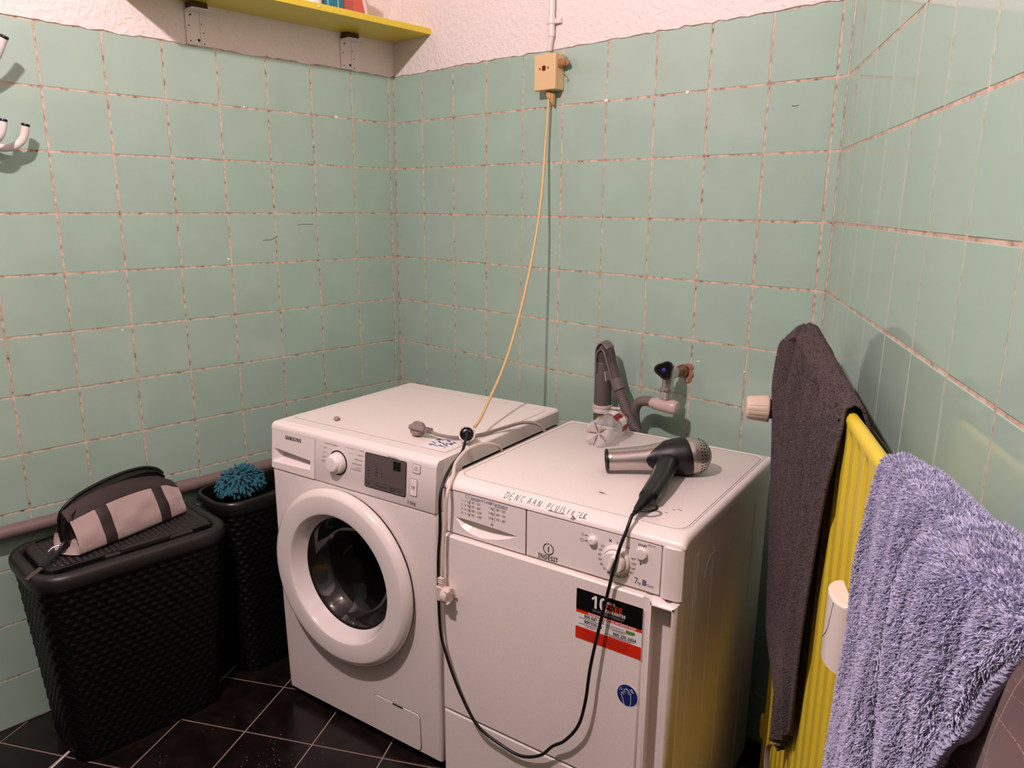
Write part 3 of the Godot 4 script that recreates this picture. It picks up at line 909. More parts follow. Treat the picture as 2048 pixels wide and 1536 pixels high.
	for i in 9: arc.append(Vector3(W - 0.0036, 0.69 + 0.035 * sin(PI * i / 8), -0.12 - 0.04 * (1 - cos(PI * i / 8)) / 1.0))
	var ar := MB.new()
	ar.tube(arc, 0.0022, 8)
	obj("side_rib", ar, M.side_paint, t)
	for x in [0.05, 0.49]:
		for zz in [-0.05, -0.48]:
			var ft := MB.new()
			ft.lathe([Vector2(0.0, 0.0), Vector2(0.02, 0.0), Vector2(0.02, 0.012), Vector2(0.01, 0.016), Vector2(0.01, 0.035)], 16)
			obj("foot", ft, M.black_rubber, t, Vector3(x, 0, zz))
	# guarantee sticker, its bands and its print
	var sx := 0.3365; var sy := 0.5615; var sw := 0.1365; var sh := 0.1045
	var zs := 0.0131
	var st := MB.new()
	st.prism(rrect(sx, sy, sx + sw, sy + sh, 0.003), zs, zs + 0.0003)
	var sk := obj("guarantee_sticker", st, M.white_ink, t)
	note(sk, "black, white and orange guarantee sticker")
	var fill := func(x0: float, y0: float, x1: float, y1: float, cl: Color, nm: String) -> void:
		var q := MB.new()
		q.prism(rrect(sx + x0 * sw, sy + y0 * sh, sx + x1 * sw, sy + y1 * sh, 0.0015, 2), zs + 0.0002, zs + 0.0005)
		obj(nm, q, mat(cl, 0.4), sk)
	fill.call(0.0, 0.585, 1.0, 1.0, Color(0.02, 0.02, 0.02), "black_band")
	fill.call(0.0, 0.525, 1.0, 0.585, Color(0.85, 0.2, 0.06), "orange_line")
	fill.call(0.0, 0.0, 1.0, 0.245, Color(0.85, 0.17, 0.05), "orange_band")
	fill.call(0.765, 0.43, 0.9, 0.485, Color(0.35, 0.55, 0.16), "green_tab")
	var P := func(x: float, y: float, h: float, m: Material, s: String, bold := false, sq := 1.0) -> void:
		text(sk, s, h, Vector3(sx + x * sw, sy + y * sh, zs + 0.0005), m, Basis(), bold, HORIZONTAL_ALIGNMENT_LEFT, sq)
	var orange := mat(Color(0.8, 0.22, 0.1), 0.5)
	var pale := mat(Color(0.55, 0.53, 0.52), 0.5)
	P.call(0.225, 0.82, 0.0255, M.white_ink, "10", true, 0.9)
	P.call(0.44, 0.895, 0.0062, M.white_ink, "years")
	P.call(0.445, 0.81, 0.0115, orange, "FREE", true, 1.0)
	P.call(0.425, 0.72, 0.0062, M.white_ink, "GUARANTEE", true, 0.9)
	P.call(0.43, 0.645, 0.0052, pale, "COMPRESSOR", false, 0.9)
	P.call(0.25, 0.655, 0.0048, pale, "ON MOTOR", false, 0.9)
	P.call(0.19, 0.556, 0.0048, M.white_ink, "REGISTER TODAY TO ACTIVATE NOW", true, 0.86)
	P.call(0.13, 0.48, 0.0062, M.ink, "800 687 152", true, 0.9)
	P.call(0.13, 0.37, 0.0062, M.ink, "900 535 24", true, 0.9)
	P.call(0.58, 0.33, 0.0062, M.ink, "800 235 3434", true, 0.9)
	for q in [[0.05, 0.43, 0.34], [0.15, 0.40, 0.14], [0.05, 0.315, 0.3], [0.15, 0.285, 0.16], [0.46, 0.46, 0.28], [0.48, 0.42, 0.4], [0.56, 0.395, 0.2], [0.46, 0.285, 0.44], [0.52, 0.262, 0.33]]:
		var ln := MB.new()
		ln.rbox(Vector3(q[2] * sw, 0.0011, 0.0003), 0.0001, at(Vector3(sx + (q[0] + q[2] / 2) * sw, sy + q[1] * sh, zs + 0.0005)), 1)
		obj("print_line", ln, M.soft_ink, sk)
	var dull := mat(Color(0.55, 0.1, 0.04), 0.5)
	for k in 8:
		var ln := MB.new()
		ln.rbox(Vector3((0.32 if k % 4 else 0.22) * sw, 0.0012, 0.0003), 0.0001, at(Vector3(sx + (0.24 if k < 4 else 0.66) * sw, sy + (0.05 + 0.045 * (k % 4)) * sh, zs + 0.0006)), 1)
		obj("print_line", ln, dull, sk)
	# round blue sticker with a waving hand
	var hc := Vector3(0.4505, 0.479, zs)
	st = MB.new()
	st.prism(disc(hc.x, hc.y, 0.0222, 0.0235, 36), zs, zs + 0.0003)
	var hs := obj("hand_sticker", st, M.white_ink, t)
	note(hs, "round blue sticker with an outlined waving hand")
	st = MB.new()
	st.prism(disc(hc.x, hc.y, 0.0208, 0.0221, 36), zs + 0.0002, zs + 0.0005)
	obj("blue_disc", st, mat(Color(0.08, 0.17, 0.42), 0.4), hs)
	var hand := []
	for q in [[-0.005, -0.0215], [-0.008, -0.012], [-0.0115, -0.002], [-0.0125, 0.004], [-0.011, 0.0045], [-0.007, 0.0005], [-0.0075, 0.010], [-0.0065, 0.012], [-0.0048, 0.0115], [-0.0035, 0.0035], [-0.0048, 0.0115], [-0.0035, 0.0142], [-0.0012, 0.0142], [-0.0002, 0.012], [0.0005, 0.0035], [-0.0002, 0.012], [0.0015, 0.0125], [0.003, 0.011], [0.0035, 0.0035], [0.0032, 0.008], [0.0055, 0.008], [0.0068, 0.006], [0.0072, -0.002], [0.0078, -0.012], [0.006, -0.021]]:
		hand.append(hc + Vector3(q[0], q[1] - 0.001, 0.0006))
	st = MB.new()
	st.tube(hand, 0.0006, 5)
	for q in [[-0.0165, 0.006, -0.013, 0.0135], [-0.0125, 0.0075, -0.0105, 0.012], [0.005, 0.0145, 0.0095, 0.0095], [0.0075, 0.016, 0.0125, 0.009]]:
		st.tube([hc + Vector3(q[0], q[1], 0.0006), hc + Vector3(q[2], q[3], 0.0006)], 0.0005, 5)
	obj("hand_outline", st, M.white_ink, hs)
	# pen writing on the rounded front edge: DENK AAN: PLUISFILTER
	var pen := MB.new()
	var glyph := {
		"D": [[0.05, 0, 0.1, 0.5, 0.15, 1], [-0.1, 0.95, 0.45, 0.95, 0.65, 0.5, 0.4, 0.08, -0.1, 0.02]], "E": [[0.5, 1, 0.1, 0.95, 0, 0, 0.5, 0.02], [0.05, 0.5, 0.4, 0.5]], "N": [[0, 0, 0.1, 1, 0.45, 0, 0.6, 1]],
		"K": [[0, 0, 0.1, 1], [0.55, 1, 0.08, 0.5, 0.5, 0]], "A": [[0, 0, 0.3, 1, 0.55, 0], [0.1, 0.4, 0.45, 0.4]], ":": [[0.1, 0.3, 0.12, 0.36], [0.1, 0.7, 0.12, 0.76]], "P": [[0, 0, 0.1, 1, 0.5, 0.85, 0.4, 0.5, 0.05, 0.45]],
		"L": [[0.05, 1, 0, 0, 0.45, 0.05]], "U": [[0, 1, 0.02, 0.1, 0.4, 0.1, 0.5, 1]], "I": [[0.15, 0, 0.18, 0.5, 0.2, 1]], "S": [[0.5, 0.95, 0.15, 0.85, 0.15, 0.55, 0.45, 0.4, 0.35, 0.05, 0, 0.05]], "F": [[0.5, 1, 0.1, 0.95, 0, 0], [0.05, 0.5, 0.4, 0.55]], "T": [[0, 1, 0.6, 1], [0.3, 1, 0.25, 0]], "R": [[0, 0, 0.1, 1, 0.5, 0.8, 0.1, 0.5, 0.5, 0]],
	}
	var edge := func(x: float, h: float) -> Vector3:
		var a := 0.52 + h * 0.62
		return Vector3(x, 0.792 + 0.0197 * sin(a), -0.028 + 0.0322 * cos(a))
	for word in [["DENK", 0.158, 0.0158, 0.95], ["AAN:", 0.212, 0.015, 0.9], ["PLUIS", 0.2565, 0.0125, 0.88], ["FILTER", 0.303, 0.0098, 0.72]]:
		var x: float = word[1]
		for ch in word[0]:
			for s in glyph[ch]:
				var pts := []
				for k in range(0, s.size(), 2): pts.append(Vector2(s[k], s[k + 1]))
				var path := []
				for p in smooth(pts, 4) if pts.size() > 2 else pts: path.append(edge.call(x + p.x * word[2] * 0.72, p.y * word[3]))
				pen.tube(path, 0.00055, 4)
			x += word[2] * (0.78 if ch != "I" else 0.4)
	pen.tube([edge.call(0.262, -0.12), edge.call(0.28, -0.14), edge.call(0.298, -0.1)], 0.0007, 5)
	pen.tube([edge.call(0.33, 0.02), edge.call(0.345, 0.1)], 0.0004, 4)
	obj("handwriting", pen, M.ink, wt)
	# scuff on the edge and specks on the top
	var sc := MB.new()
	for q in [[0.318, 0.8, 0.0035], [0.321, 0.7985, 0.003], [0.315, 0.7975, 0.0025], [0.319, 0.796, 0.002]]:
		sc.prism(disc(q[0], 0.0, q[2], q[2] * 0.5, 7), 0.0, 0.0003, 0.0, Transform3D(Basis(Vector3.RIGHT, -0.75), Vector3(0, q[1], -0.028 + 0.0323 * sqrt(maxf(0.0, 1 - pow((q[1] - 0.792) / 0.0195, 2.0))))))
	obj("scuff_mark", sc, M.soft_ink, wt)
	for q in [[0.47, -0.115], [0.476, -0.122], [0.482, -0.12], [0.463, -0.095]]:
		sc = MB.new()
		sc.prism(disc(q[0], -q[1], 0.0028, 0.0012, 6), 0.8114, 0.8118, 0.0, Transform3D(lay, Vector3.ZERO))
		obj("speck", sc, M.ink, wt)

func dr(x: float, y: float, z: float) -> Vector3: return DR_AT + Basis(Vector3.UP, DR_TURN) * Vector3(x, y, z)
func wm(x: float, y: float, z: float) -> Vector3: return WM_AT + Basis(Vector3.UP, WM_TURN) * Vector3(x, y, z)

# ------------------------------------------------------------------ radiator and its valve
func flute(s: float) -> float:   # 1 in a groove, 0 on a raised strip
	var k := absf(fposmod((s - 0.298) / 0.05 + 0.5, 1.0) - 0.5)
	return 1.0 - ease01((k - 0.10) / 0.13)

func radiator() -> void:
	var t := thing("panel_radiator", "yellow painted ribbed panel radiator hung with towels on the slanted wall", "radiator", CORNER, TURN)
	var s0 := 0.265
	var s1 := 1.72
	var top := 1.107
	var low := 0.17
	var path := []
	path.append([low, 0.056, 0.0]); path.append([0.6, 0.056, 0.0]); path.append([top - 0.01, 0.056, 0.0])
	for i in 7:
		var a := PI * (1 - i / 6.0)
		path.append([top - 0.01 + 0.01 * sin(a), 0.066 + 0.0095 * cos(a), 0.0])
	for y in [0.012, 0.017, 0.022, 0.028, 0.036, 0.05, 0.2, 0.5, 0.8, 0.88]:
		path.append([top - y, 0.0755, ease01((y - 0.014) / 0.018) * (1 - ease01((y - 0.86) / 0.05))])
	path.append([low + 0.02, 0.0755, 0.0]); path.append([low, 0.0735, 0.0])
	var rows := []
	var n := int((s1 - s0) / 0.00417)
	for p in path:
		var row := PackedVector3Array()
		for i in n + 1:
			var s := s0 + (s1 - s0) * i / n
			row.append(Vector3(s, p[0], p[1] - 0.009 * flute(s) * p[2] * ease01((s - s0 - 0.012) / 0.01)))
		rows.append(row)
	var mb := MB.new()
	mb.grid(rows, false, true)
	for s in [s0 + 0.002, s1 - 0.002]:
		mb.rbox(Vector3(0.008, top - low - 0.004, 0.0195), 0.0035, at(Vector3(s, (top + low) / 2, 0.0655)), 2)
	obj("panel", mb, M.yellow, t)
	for s in [0.45, 1.5]:
		for y in [0.3, 0.95]:
			mb = MB.new()
			mb.rbox(Vector3(0.03, 0.08, 0.056), 0.003, at(Vector3(s, y, 0.028)), 1)
			obj("wall_bracket", mb, M.yellow, t)
	mb = MB.new()
	mb.rbox(Vector3(0.03, 0.05, 0.03), 0.006, at(Vector3(s0 - 0.012, 0.255, 0.066)), 2)
	mb.tube([Vector3(s0 - 0.014, 0.25, 0.066), Vector3(s0 - 0.014, 0.0, 0.066)], 0.008, 12)
	obj("return_pipe", mb, M.yellow, t)
	# thermostat head pointing out into the room
	var v := thing("thermostat_valve", "cream ribbed thermostat knob on the radiator valve beside the dark towel", "thermostat", CORNER + Basis(Vector3.UP, TURN) * Vector3(0.245, 0.976, 0.066), TURN)
	mb = MB.new()
	mb.lathe([Vector2(0.0, -0.02), Vector2(0.012, -0.02), Vector2(0.012, 0.03), Vector2(0.015, 0.032), Vector2(0.015, 0.046), Vector2(0.0, 0.046)], 18, at(Vector3.ZERO, Basis(Vector3.RIGHT, PI / 2)))
	mb.tube([Vector3(0, 0, 0), Vector3(0.03, 0, 0)], 0.011, 12)
	mb.tube([Vector3(0, 0, 0), Vector3(-0.03, 0, 0), Vector3(-0.05, -0.02, -0.01), Vector3(-0.05, -0.97, -0.02)], 0.0075, 12)
	obj("valve_body", mb, M.chrome, v)
	mb = MB.new()
	mb.lathe([Vector2(0.014, 0.044), Vector2(0.02, 0.045), Vector2(0.02, 0.054), Vector2(0.017, 0.056)], 18, at(Vector3.ZERO, Basis(Vector3.RIGHT, PI / 2)))
	obj("union_nut", mb, M.black_plastic, v)
	rows = []
	for p in [[0.0215, 0.055, 0.0], [0.0265, 0.056, 0.0], [0.027, 0.06, 0.2], [0.0268, 0.063, 1.0], [0.0255, 0.078, 1.0], [0.0238, 0.094, 1.0], [0.0225, 0.0985, 0.6], [0.0195, 0.1005, 0.0], [0.012, 0.101, 0.0], [0.0001, 0.101, 0.0]]:
		var row := PackedVector3Array()
		for k in 96:
			var a := TAU * k / 96
			var rr: float = p[0] * (1.0 - 0.045 * p[2] * (1.0 if k % 6 == 0 else 0.0))
			row.append(Vector3(rr * cos(a), rr * sin(a), p[1]))
		rows.append(row)
	mb = MB.new()
	mb.grid(rows, true)
	obj("thermostat_knob", mb, mat(Color(0.87, 0.79, 0.7), 0.35), v)
	# white humidifier-like holder hooked on the front
	var d := thing("radiator_holder", "small white curved plastic holder on the front of the yellow radiator beside the blue towel", "holder", CORNER + Basis(Vector3.UP, TURN) * Vector3(0.925, 0.848, 0.0765), TURN)
	mb = MB.new()
	var o := PackedVector2Array()
	for i in 13:
		var a := PI * i / 12
		o.append(Vector2(0.036 * cos(a), -0.004 - 0.024 * pow(sin(a), 0.7)))
	mb.prism(o, 0.0, 0.086, 0.003, Transform3D(Basis(Vector3.RIGHT, Vector3.FORWARD, Vector3.UP), Vector3.ZERO))
	obj("shell", mb, mat(Color(0.9, 0.86, 0.82), 0.3), d)
	mb = MB.new()
	for y in [0.02, 0.062]:
		mb.rbox(Vector3(0.008, 0.014, 0.012), 0.003, at(Vector3(-0.035, y, 0.004)), 2)
	obj("side_clip", mb, mat(Color(0.9, 0.86, 0.82), 0.3), d)
	mb = MB.new()
	var cord := []
	for p in smooth([Vector2(0.55, 0.083), Vector2(0.42, 0.06), Vector2(0.25, 0.04), Vector2(-0.2, 0.024), Vector2(-0.6, 0.016)], 4):
		var a: float = PI / 2 - p.x
		cord.append(Vector3(0.0365 * cos(a), p.y, 0.0045 + 0.024 * pow(sin(a), 0.7)))
	mb.tube(cord, 0.0007, 5)
	obj("moulded_line", mb, M.white_ink, d)

# ------------------------------------------------------------------ cloth
func cloth(called: String, rows: Array, thick: float, mt: Material, parent: Node, flip := false) -> MeshInstance3D:
	var mb := MB.new()
	mb.grid(rows, false, flip, 1.0, 1.0)
	var inner := []
	var w: int = rows[0].size()
	for i in rows.size():
		var r := PackedVector3Array()
		for j in w: r.append(rows[i][j] - mb.n[i * w + j] * thick)
		inner.append(r)
	mb.grid(inner, false, not flip, 1.0, 1.0)
	var edge := []
	for j in w: edge.append([rows[0][j], inner[0][j]])
	for i in range(1, rows.size()): edge.append([rows[i][w - 1], inner[i][w - 1]])
	for j in range(w - 2, -1, -1): edge.append([rows[rows.size() - 1][j], inner[rows.size() - 1][j]])
	for i in range(rows.size() - 2, -1, -1): edge.append([rows[i][0], inner[i][0]])
	var hem := MB.new()
	var line := []
	for e in edge: line.append((e[0] + e[1]) / 2)
	hem.tube(line, thick * 0.62, 6, false)
	var o := obj(called, mb, mt, parent)
	obj("hem", hem, mt, parent)
	return o

func pile(parent: Node, rows: Array, flip: bool, count: int, blade: Mesh, mt: Material, size: float, lean: float, base_color: Color, vary: float, skip = null) -> void:
	var h := rows.size() - 1
	var w: int = rows[0].size() - 1
	var sums := PackedFloat32Array()
	var total := 0.0
	for i in h:
		for j in w:
			var ar: float = (rows[i][j + 1] - rows[i][j]).cross(rows[i + 1][j] - rows[i][j]).length()
			if skip != null and skip.call(rows[i][j]): ar = 0.0
			total += ar
			sums.append(total)
	var mm := MultiMesh.new()
	mm.transform_format = MultiMesh.TRANSFORM_3D
	mm.use_colors = true
	mm.mesh = blade
	mm.instance_count = count
	for k in count:
		var q := sums.bsearch(rng.randf() * total)
		q = mini(q, h * w - 1)
		var i := q / w
		var j := q % w
		var a := rng.randf(); var b := rng.randf()
		var p00: Vector3 = rows[i][j]; var p01: Vector3 = rows[i][j + 1]; var p10: Vector3 = rows[i + 1][j]; var p11: Vector3 = rows[i + 1][j + 1]
		var p := p00.lerp(p01, a).lerp(p10.lerp(p11, a), b)
		var nn := (p01 - p00).cross(p10 - p00).normalized()
		if flip: nn = -nn
		var swirl := sin(p.x * 61.0 + p.y * 37.0) + sin(p.y * 83.0 - p.x * 29.0) + sin(p.x * 210 + p.z * 300.0) * 0.7
		var dir := (nn + Vector3(cos(swirl * 1.6) * 0.6, -0.75 + 0.3 * sin(swirl), sin(swirl * 1.6) * 0.25) * lean + Vector3(rng.randf_range(-1, 1), rng.randf_range(-1, 1), rng.randf_range(-1, 1)) * 0.55).normalized()
		if dir.dot(nn) < 0.12: dir = (dir + nn * 0.35).normalized()
		var side := dir.cross(Vector3(rng.randf_range(-1, 1), rng.randf_range(-1, 1), rng.randf_range(-1, 1))).normalized()
		var s := size * rng.randf_range(0.7, 1.3)
		mm.set_instance_transform(k, Transform3D(Basis(side * s, dir * s, side.cross(dir) * s), p - nn * 0.0005))
		var g := 1.0 + rng.randf_range(-vary, vary)
		mm.set_instance_color(k, Color(base_color.r * g, base_color.g * g, base_color.b * g))
	var o := MultiMeshInstance3D.new()
	o.name = "terry_pile"
	o.multimesh = mm
	o.material_override = mt
	o.set_meta("kind", "stuff")
	parent.add_child(o, true)

func blade_mesh(width: float, length: float) -> ArrayMesh:
	var mb := MB.new()
	for q in [Vector3(width, 0, 0), Vector3(0, 0, width)]:
		mb.quad(-q, q, q * 0.8 + Vector3(0, length * 0.55, 0.06), q * -0.8 + Vector3(0, length * 0.55, 0.06))
		mb.tri(q * -0.8 + Vector3(0, length * 0.55, 0.06), q * 0.8 + Vector3(0, length * 0.55, 0.06), Vector3(0, length, 0.16))
	return mb.mesh()

func towel_mat(c: Color, nrm: float) -> StandardMaterial3D:
	var m := mat(c, 0.95)
	m.rim_enabled = true; m.rim = 0.5; m.rim_tint = 0.6
	m.metallic_specular = 0.15
	m.heightmap_enabled = true
	m.heightmap_texture = noise_tex(0.06, [], 512, FastNoiseLite.TYPE_CELLULAR, 2, 41)
	m.heightmap_scale = nrm
	return triplanar(m, 9.0, false)

func pile_mat(c: Color) -> StandardMaterial3D:
	var m := mat(c, 0.9)
	m.vertex_color_use_as_albedo = true
	m.metallic_specular = 0.08
	m.rim_enabled = true; m.rim = 0.25; m.rim_tint = 0.7
	return m

func interp(table: Array, v: float):   # rows of [key, values...] -> values at v
	for i in table.size() - 1:
		if v <= table[i + 1][0] or i == table.size() - 2:
			var t: float = clampf((v - table[i][0]) / (table[i + 1][0] - table[i][0]), 0, 1)
			var o := []
			for k in range(1, table[i].size()): o.append(lerpf(table[i][k], table[i + 1][k], t))
			return o

func dark_towel() -> void:
	var t := thing("dark_towel", "dark brown-grey terry towel bunched over the far end of the yellow radiator", "towel", CORNER, TURN)
	# front edges as [way down, s, n, y] for the left and the right side
	var left := smooth([Vector3(0.255, 1.098, 0.112), Vector3(0.236, 1.033, 0.117), Vector3(0.251, 0.944, 0.113), Vector3(0.283, 0.796, 0.108), Vector3(0.324, 0.652, 0.103), Vector3(0.351, 0.557, 0.1), Vector3(0.42, 0.53, 0.097), Vector3(0.52, 0.505, 0.093), Vector3(0.576, 0.445, 0.09)], 6)
	var right := smooth([Vector3(0.762, 1.119, 0.081), Vector3(0.775, 1.086, 0.085), Vector3(0.768, 1.04, 0.089), Vector3(0.752, 0.987, 0.092), Vector3(0.736, 0.9, 0.094), Vector3(0.72, 0.82, 0.095), Vector3(0.705, 0.74, 0.095), Vector3(0.695, 0.66, 0.094), Vector3(0.675, 0.56, 0.091)], 6)
	var W := 64
	var rows := []
	var ridge := [[0.0, 0.25, 1.122, 0.085], [0.1, 0.268, 1.152, 0.078], [0.2, 0.30, 1.166, 0.074], [0.32, 0.35, 1.166, 0.071], [0.5, 0.45, 1.152, 0.069], [0.7, 0.58, 1.138, 0.067], [1.0, 0.755, 1.1215, 0.066]]
	for k in [[0.42, 0.028], [0.25, 0.03], [0.1, 0.034], [0.03, 0.043]]:   # the back
		var row := PackedVector3Array()
		for j in W + 1:
			var r = interp(ridge, j / float(W))
			row.append(Vector3(r[0], r[1] - k[0], k[1] + 0.002 * sin(j * 0.4)))
		rows.append(row)
	for k in [[0.006, -0.012], [0.0, 0.0], [0.007, 0.012]]:
		var row := PackedVector3Array()
		for j in W + 1:
			var r = interp(ridge, j / float(W))
			row.append(Vector3(r[0], r[1] - k[0] - 0.016 * exp(-pow((j / float(W) - 0.2) / 0.035, 2.0)), r[2] + k[1]))
		rows.append(row)
	for i in left.size():
		var row := PackedVector3Array()
		var v := i / float(left.size() - 1)
		for j in W + 1:
			var x := j / float(W)
			var p: Vector3 = left[i].lerp(right[i], x)
			var r = interp(ridge, x)
			p.y = lerpf(p.y, r[1] - 0.024, 1 - ease01(v / 0.1))
			var amp := sin(PI * clampf(x * 1.02, 0, 1)) * ease01(v / 0.12)
			var f := 0.0085 * sin(x * 25.0 + 1.6 * v + 0.4) + 0.005 * sin(x * 43.0 - 2.0 * v + 1.0) + 0.003 * sin(x * 9.0 + 9.0 * v)
			p.z += amp * (f + 0.001) * (0.8 + 0.5 * v)
			var ridge_at := 0.20 + 0.12 * v
			p.z -= 0.026 * exp(-pow((x - ridge_at) / 0.035, 2.0)) * (1 - 0.6 * v) * ease01(v / 0.04 + 0.4)
			p.z += 0.008 * exp(-pow((x - ridge_at + 0.13) / 0.05, 2.0)) * (1 - v) - 0.006 * ease01((x - ridge_at) / 0.08) * (1 - v) * (1 - x)
			p.z = maxf(p.z, 0.083)
			row.append(p)
		rows.append(row)
	var body := cloth("towel_body", rows, 0.004, towel_mat(Color(0.32, 0.28, 0.28), 0.25), t, true)
	pile(t, rows, true, 45000, blade_mesh(0.16, 1.0), pile_mat(Color(1, 1, 1)), 0.0024, 0.35, Color(0.115, 0.093, 0.092), 0.4, func(p: Vector3) -> bool: return p.z < 0.05)
	var mb := MB.new()
	mb.tube(smooth([Vector3(0.60, 0.475, 0.1), Vector3(0.585, 0.455, 0.106), Vector3(0.592, 0.425, 0.107), Vector3(0.625, 0.40, 0.104), Vector3(0.655, 0.42, 0.1), Vector3(0.66, 0.47, 0.098)], 5), 0.0055, 8, true, 0.3)
	note(obj("hanging_loop", mb, mat(Color(0.5, 0.44, 0.43), 0.8), t), "paler loop at the lowest corner")

func blue_towel() -> void:
	var t := thing("blue_towel", "fluffy pale blue bath towel folded over the near end of the yellow radiator", "towel", CORNER, TURN)
	var cols := [
		[Vector3(1.012, 1.128, 0.086), Vector3(1.014, 1.094, 0.092), Vector3(1.014, 1.041, 0.095), Vector3(1.008, 0.975, 0.096), Vector3(0.998, 0.904, 0.096), Vector3(0.982, 0.818, 0.096), Vector3(0.958, 0.698, 0.096), Vector3(0.93, 0.5, 0.096)],
		[Vector3(1.085, 1.138, 0.084), Vector3(1.083, 1.117, 0.087), Vector3(1.077, 1.079, 0.085), Vector3(1.08, 1.037, 0.086), Vector3(1.085, 0.989, 0.09), Vector3(1.085, 0.941, 0.094), Vector3(1.06, 0.82, 0.098), Vector3(1.02, 0.5, 0.1)],
		[Vector3(1.098, 1.142, 0.088), Vector3(1.1, 1.118, 0.1), Vector3(1.095, 1.082, 0.102), Vector3(1.1, 1.04, 0.104), Vector3(1.105, 0.99, 0.106), Vector3(1.104, 0.94, 0.106), Vector3(1.085, 0.83, 0.107), Vector3(1.05, 0.5, 0.107)],
		[Vector3(1.115, 1.144, 0.088), Vector3(1.145, 1.118, 0.1), Vector3(1.17, 1.089, 0.108), Vector3(1.176, 1.043, 0.112), Vector3(1.168, 0.991, 0.112), Vector3(1.16, 0.935, 0.112), Vector3(1.15, 0.854, 0.112), Vector3(1.1, 0.5, 0.112)],
		[Vector3(1.238, 1.15, 0.086), Vector3(1.205, 1.124, 0.092), Vector3(1.185, 1.083, 0.09), Vector3(1.18, 1.032, 0.088), Vector3(1.177, 0.984, 0.087), Vector3(1.177, 0.941, 0.086), Vector3(1.183, 0.86, 0.086), Vector3(1.18, 0.5, 0.086)],
		[Vector3(1.258, 1.157, 0.09), Vector3(1.246, 1.141, 0.108), Vector3(1.252, 1.118, 0.12), Vector3(1.26, 1.085, 0.124), Vector3(1.262, 1.045, 0.124), Vector3(1.263, 1.005, 0.123), Vector3(1.265, 0.93, 0.122), Vector3(1.28, 0.5, 0.114)],
		[Vector3(1.31, 1.158, 0.087), Vector3(1.32, 1.147, 0.101), Vector3(1.322, 1.122, 0.108), Vector3(1.325, 1.088, 0.109), Vector3(1.322, 1.055, 0.11), Vector3(1.316, 1.015, 0.11), Vector3(1.312, 0.95, 0.11), Vector3(1.31, 0.5, 0.11)],
		[Vector3(1.372, 1.153, 0.086), Vector3(1.378, 1.146, 0.091), Vector3(1.365, 1.127, 0.096), Vector3(1.352, 1.103, 0.1), Vector3(1.338, 1.068, 0.101), Vector3(1.318, 1.024, 0.101), Vector3(1.314, 0.94, 0.104), Vector3(1.312, 0.5, 0.104)]]
	var fine := []
	for c in cols: fine.append(smooth(c, 8))
	var rows := []
	var across := func(pts: Array) -> PackedVector3Array: return PackedVector3Array(smooth(pts, 9))
	for k in [[0.5, 0.03], [0.3, 0.03], [0.1, 0.032], [0.03, 0.04], [0.004, 0.052], [-0.006, 0.066]]:
		var pts := []
		for c in cols: pts.append(Vector3(c[0].x, c[0].y - k[0], k[1]))
		rows.append(across.call(pts))
	for i in fine[0].size():
		var pts := []
		for f in fine: pts.append(f[i])
		rows.append(across.call(pts))
	for i in range(6, rows.size()):
		for j in rows[i].size():
			var p: Vector3 = rows[i][j]
			var v := (i - 6) / 20.0
			p.z += clampf(v, 0, 1) * (0.0022 * sin(j * 0.83 + p.y * 14.0) + 0.0016 * sin(j * 1.7 - p.y * 23.0))
			rows[i][j] = p
	cloth("towel_body", rows, 0.009, towel_mat(Color(0.66, 0.66, 0.78), 0.4), t, true)
	pile(t, rows, true, 130000, blade_mesh(0.12, 1.0), pile_mat(Color(1, 1, 1)), 0.0046, 0.55, Color(0.58, 0.58, 0.74), 0.25, func(p: Vector3) -> bool: return p.z < 0.05 or p.y < 0.62)

func plaid_cloth() -> void:
	var t := thing("plaid_cloth", "brown cloth with thin pale check lines hanging beyond the blue towel", "cloth", CORNER, TURN)
	var im := Image.create(512, 512, false, Image.FORMAT_RGB8)
	im.fill(Color(0.36, 0.28, 0.27))
	var r2 := RandomNumberGenerator.new()
	r2.seed = 4
	for k in 4:
		for d in 3:
			var q := k * 128 + 20 + d
			for i in 512:
				if (i / 4 + k) % 5 < 4:
					var c := Color(0.72, 0.58, 0.5) if d == 1 else Color(0.55, 0.43, 0.39)
					im.set_pixel(q, i, c)
					im.set_pixel(i, q, c)
	for i in 16000:
		var x := r2.randi_range(0, 511); var y := r2.randi_range(0, 511)
		im.set_pixel(x, y, im.get_pixel(x, y).darkened(r2.randf() * 0.2))
	var m := mat(Color(1, 1, 1), 0.95)
	m.albedo_texture = ImageTexture.create_from_image(im)
	m.rim_enabled = true; m.rim = 0.3; m.rim_tint = 0.7
	m.uv1_scale = Vector3(1.5, 3.6, 1)
	var cols := []
	for q in [[1.315, 0.084, 0.0], [1.34, 0.096, 0.004], [1.375, 0.092, 0.0], [1.42, 0.106, 0.006], [1.47, 0.098, 0.0], [1.53, 0.108, 0.004], [1.6, 0.1, 0.0]]:
		var c := []
		for y in [0.0, 0.012, 0.03, 0.08, 0.15, 0.25, 0.4, 0.62]:
			c.append(Vector3(q[0] - 0.12 * y - 0.02 * sin(y * 16.0), 1.134 + q[2] - y, lerpf(0.088, q[1], ease01(y / 0.1)) + 0.004 * sin(y * 30.0 + q[0] * 60.0)))
		cols.append(smooth(c, 5))
	var rows := []
	for k in [[0.5, 0.036], [0.1, 0.036], [0.02, 0.044], [0.002, 0.056], [-0.006, 0.07]]:
		var pts := []
		for c in cols: pts.append(Vector3(c[0].x, c[0].y - k[0], k[1]))
		rows.append(PackedVector3Array(smooth(pts, 6)))
	for i in cols[0].size():
		var pts := []
		for c in cols: pts.append(c[i])
		rows.append(PackedVector3Array(smooth(pts, 6)))
	cloth("cloth_body", rows, 0.002, m, t, true)

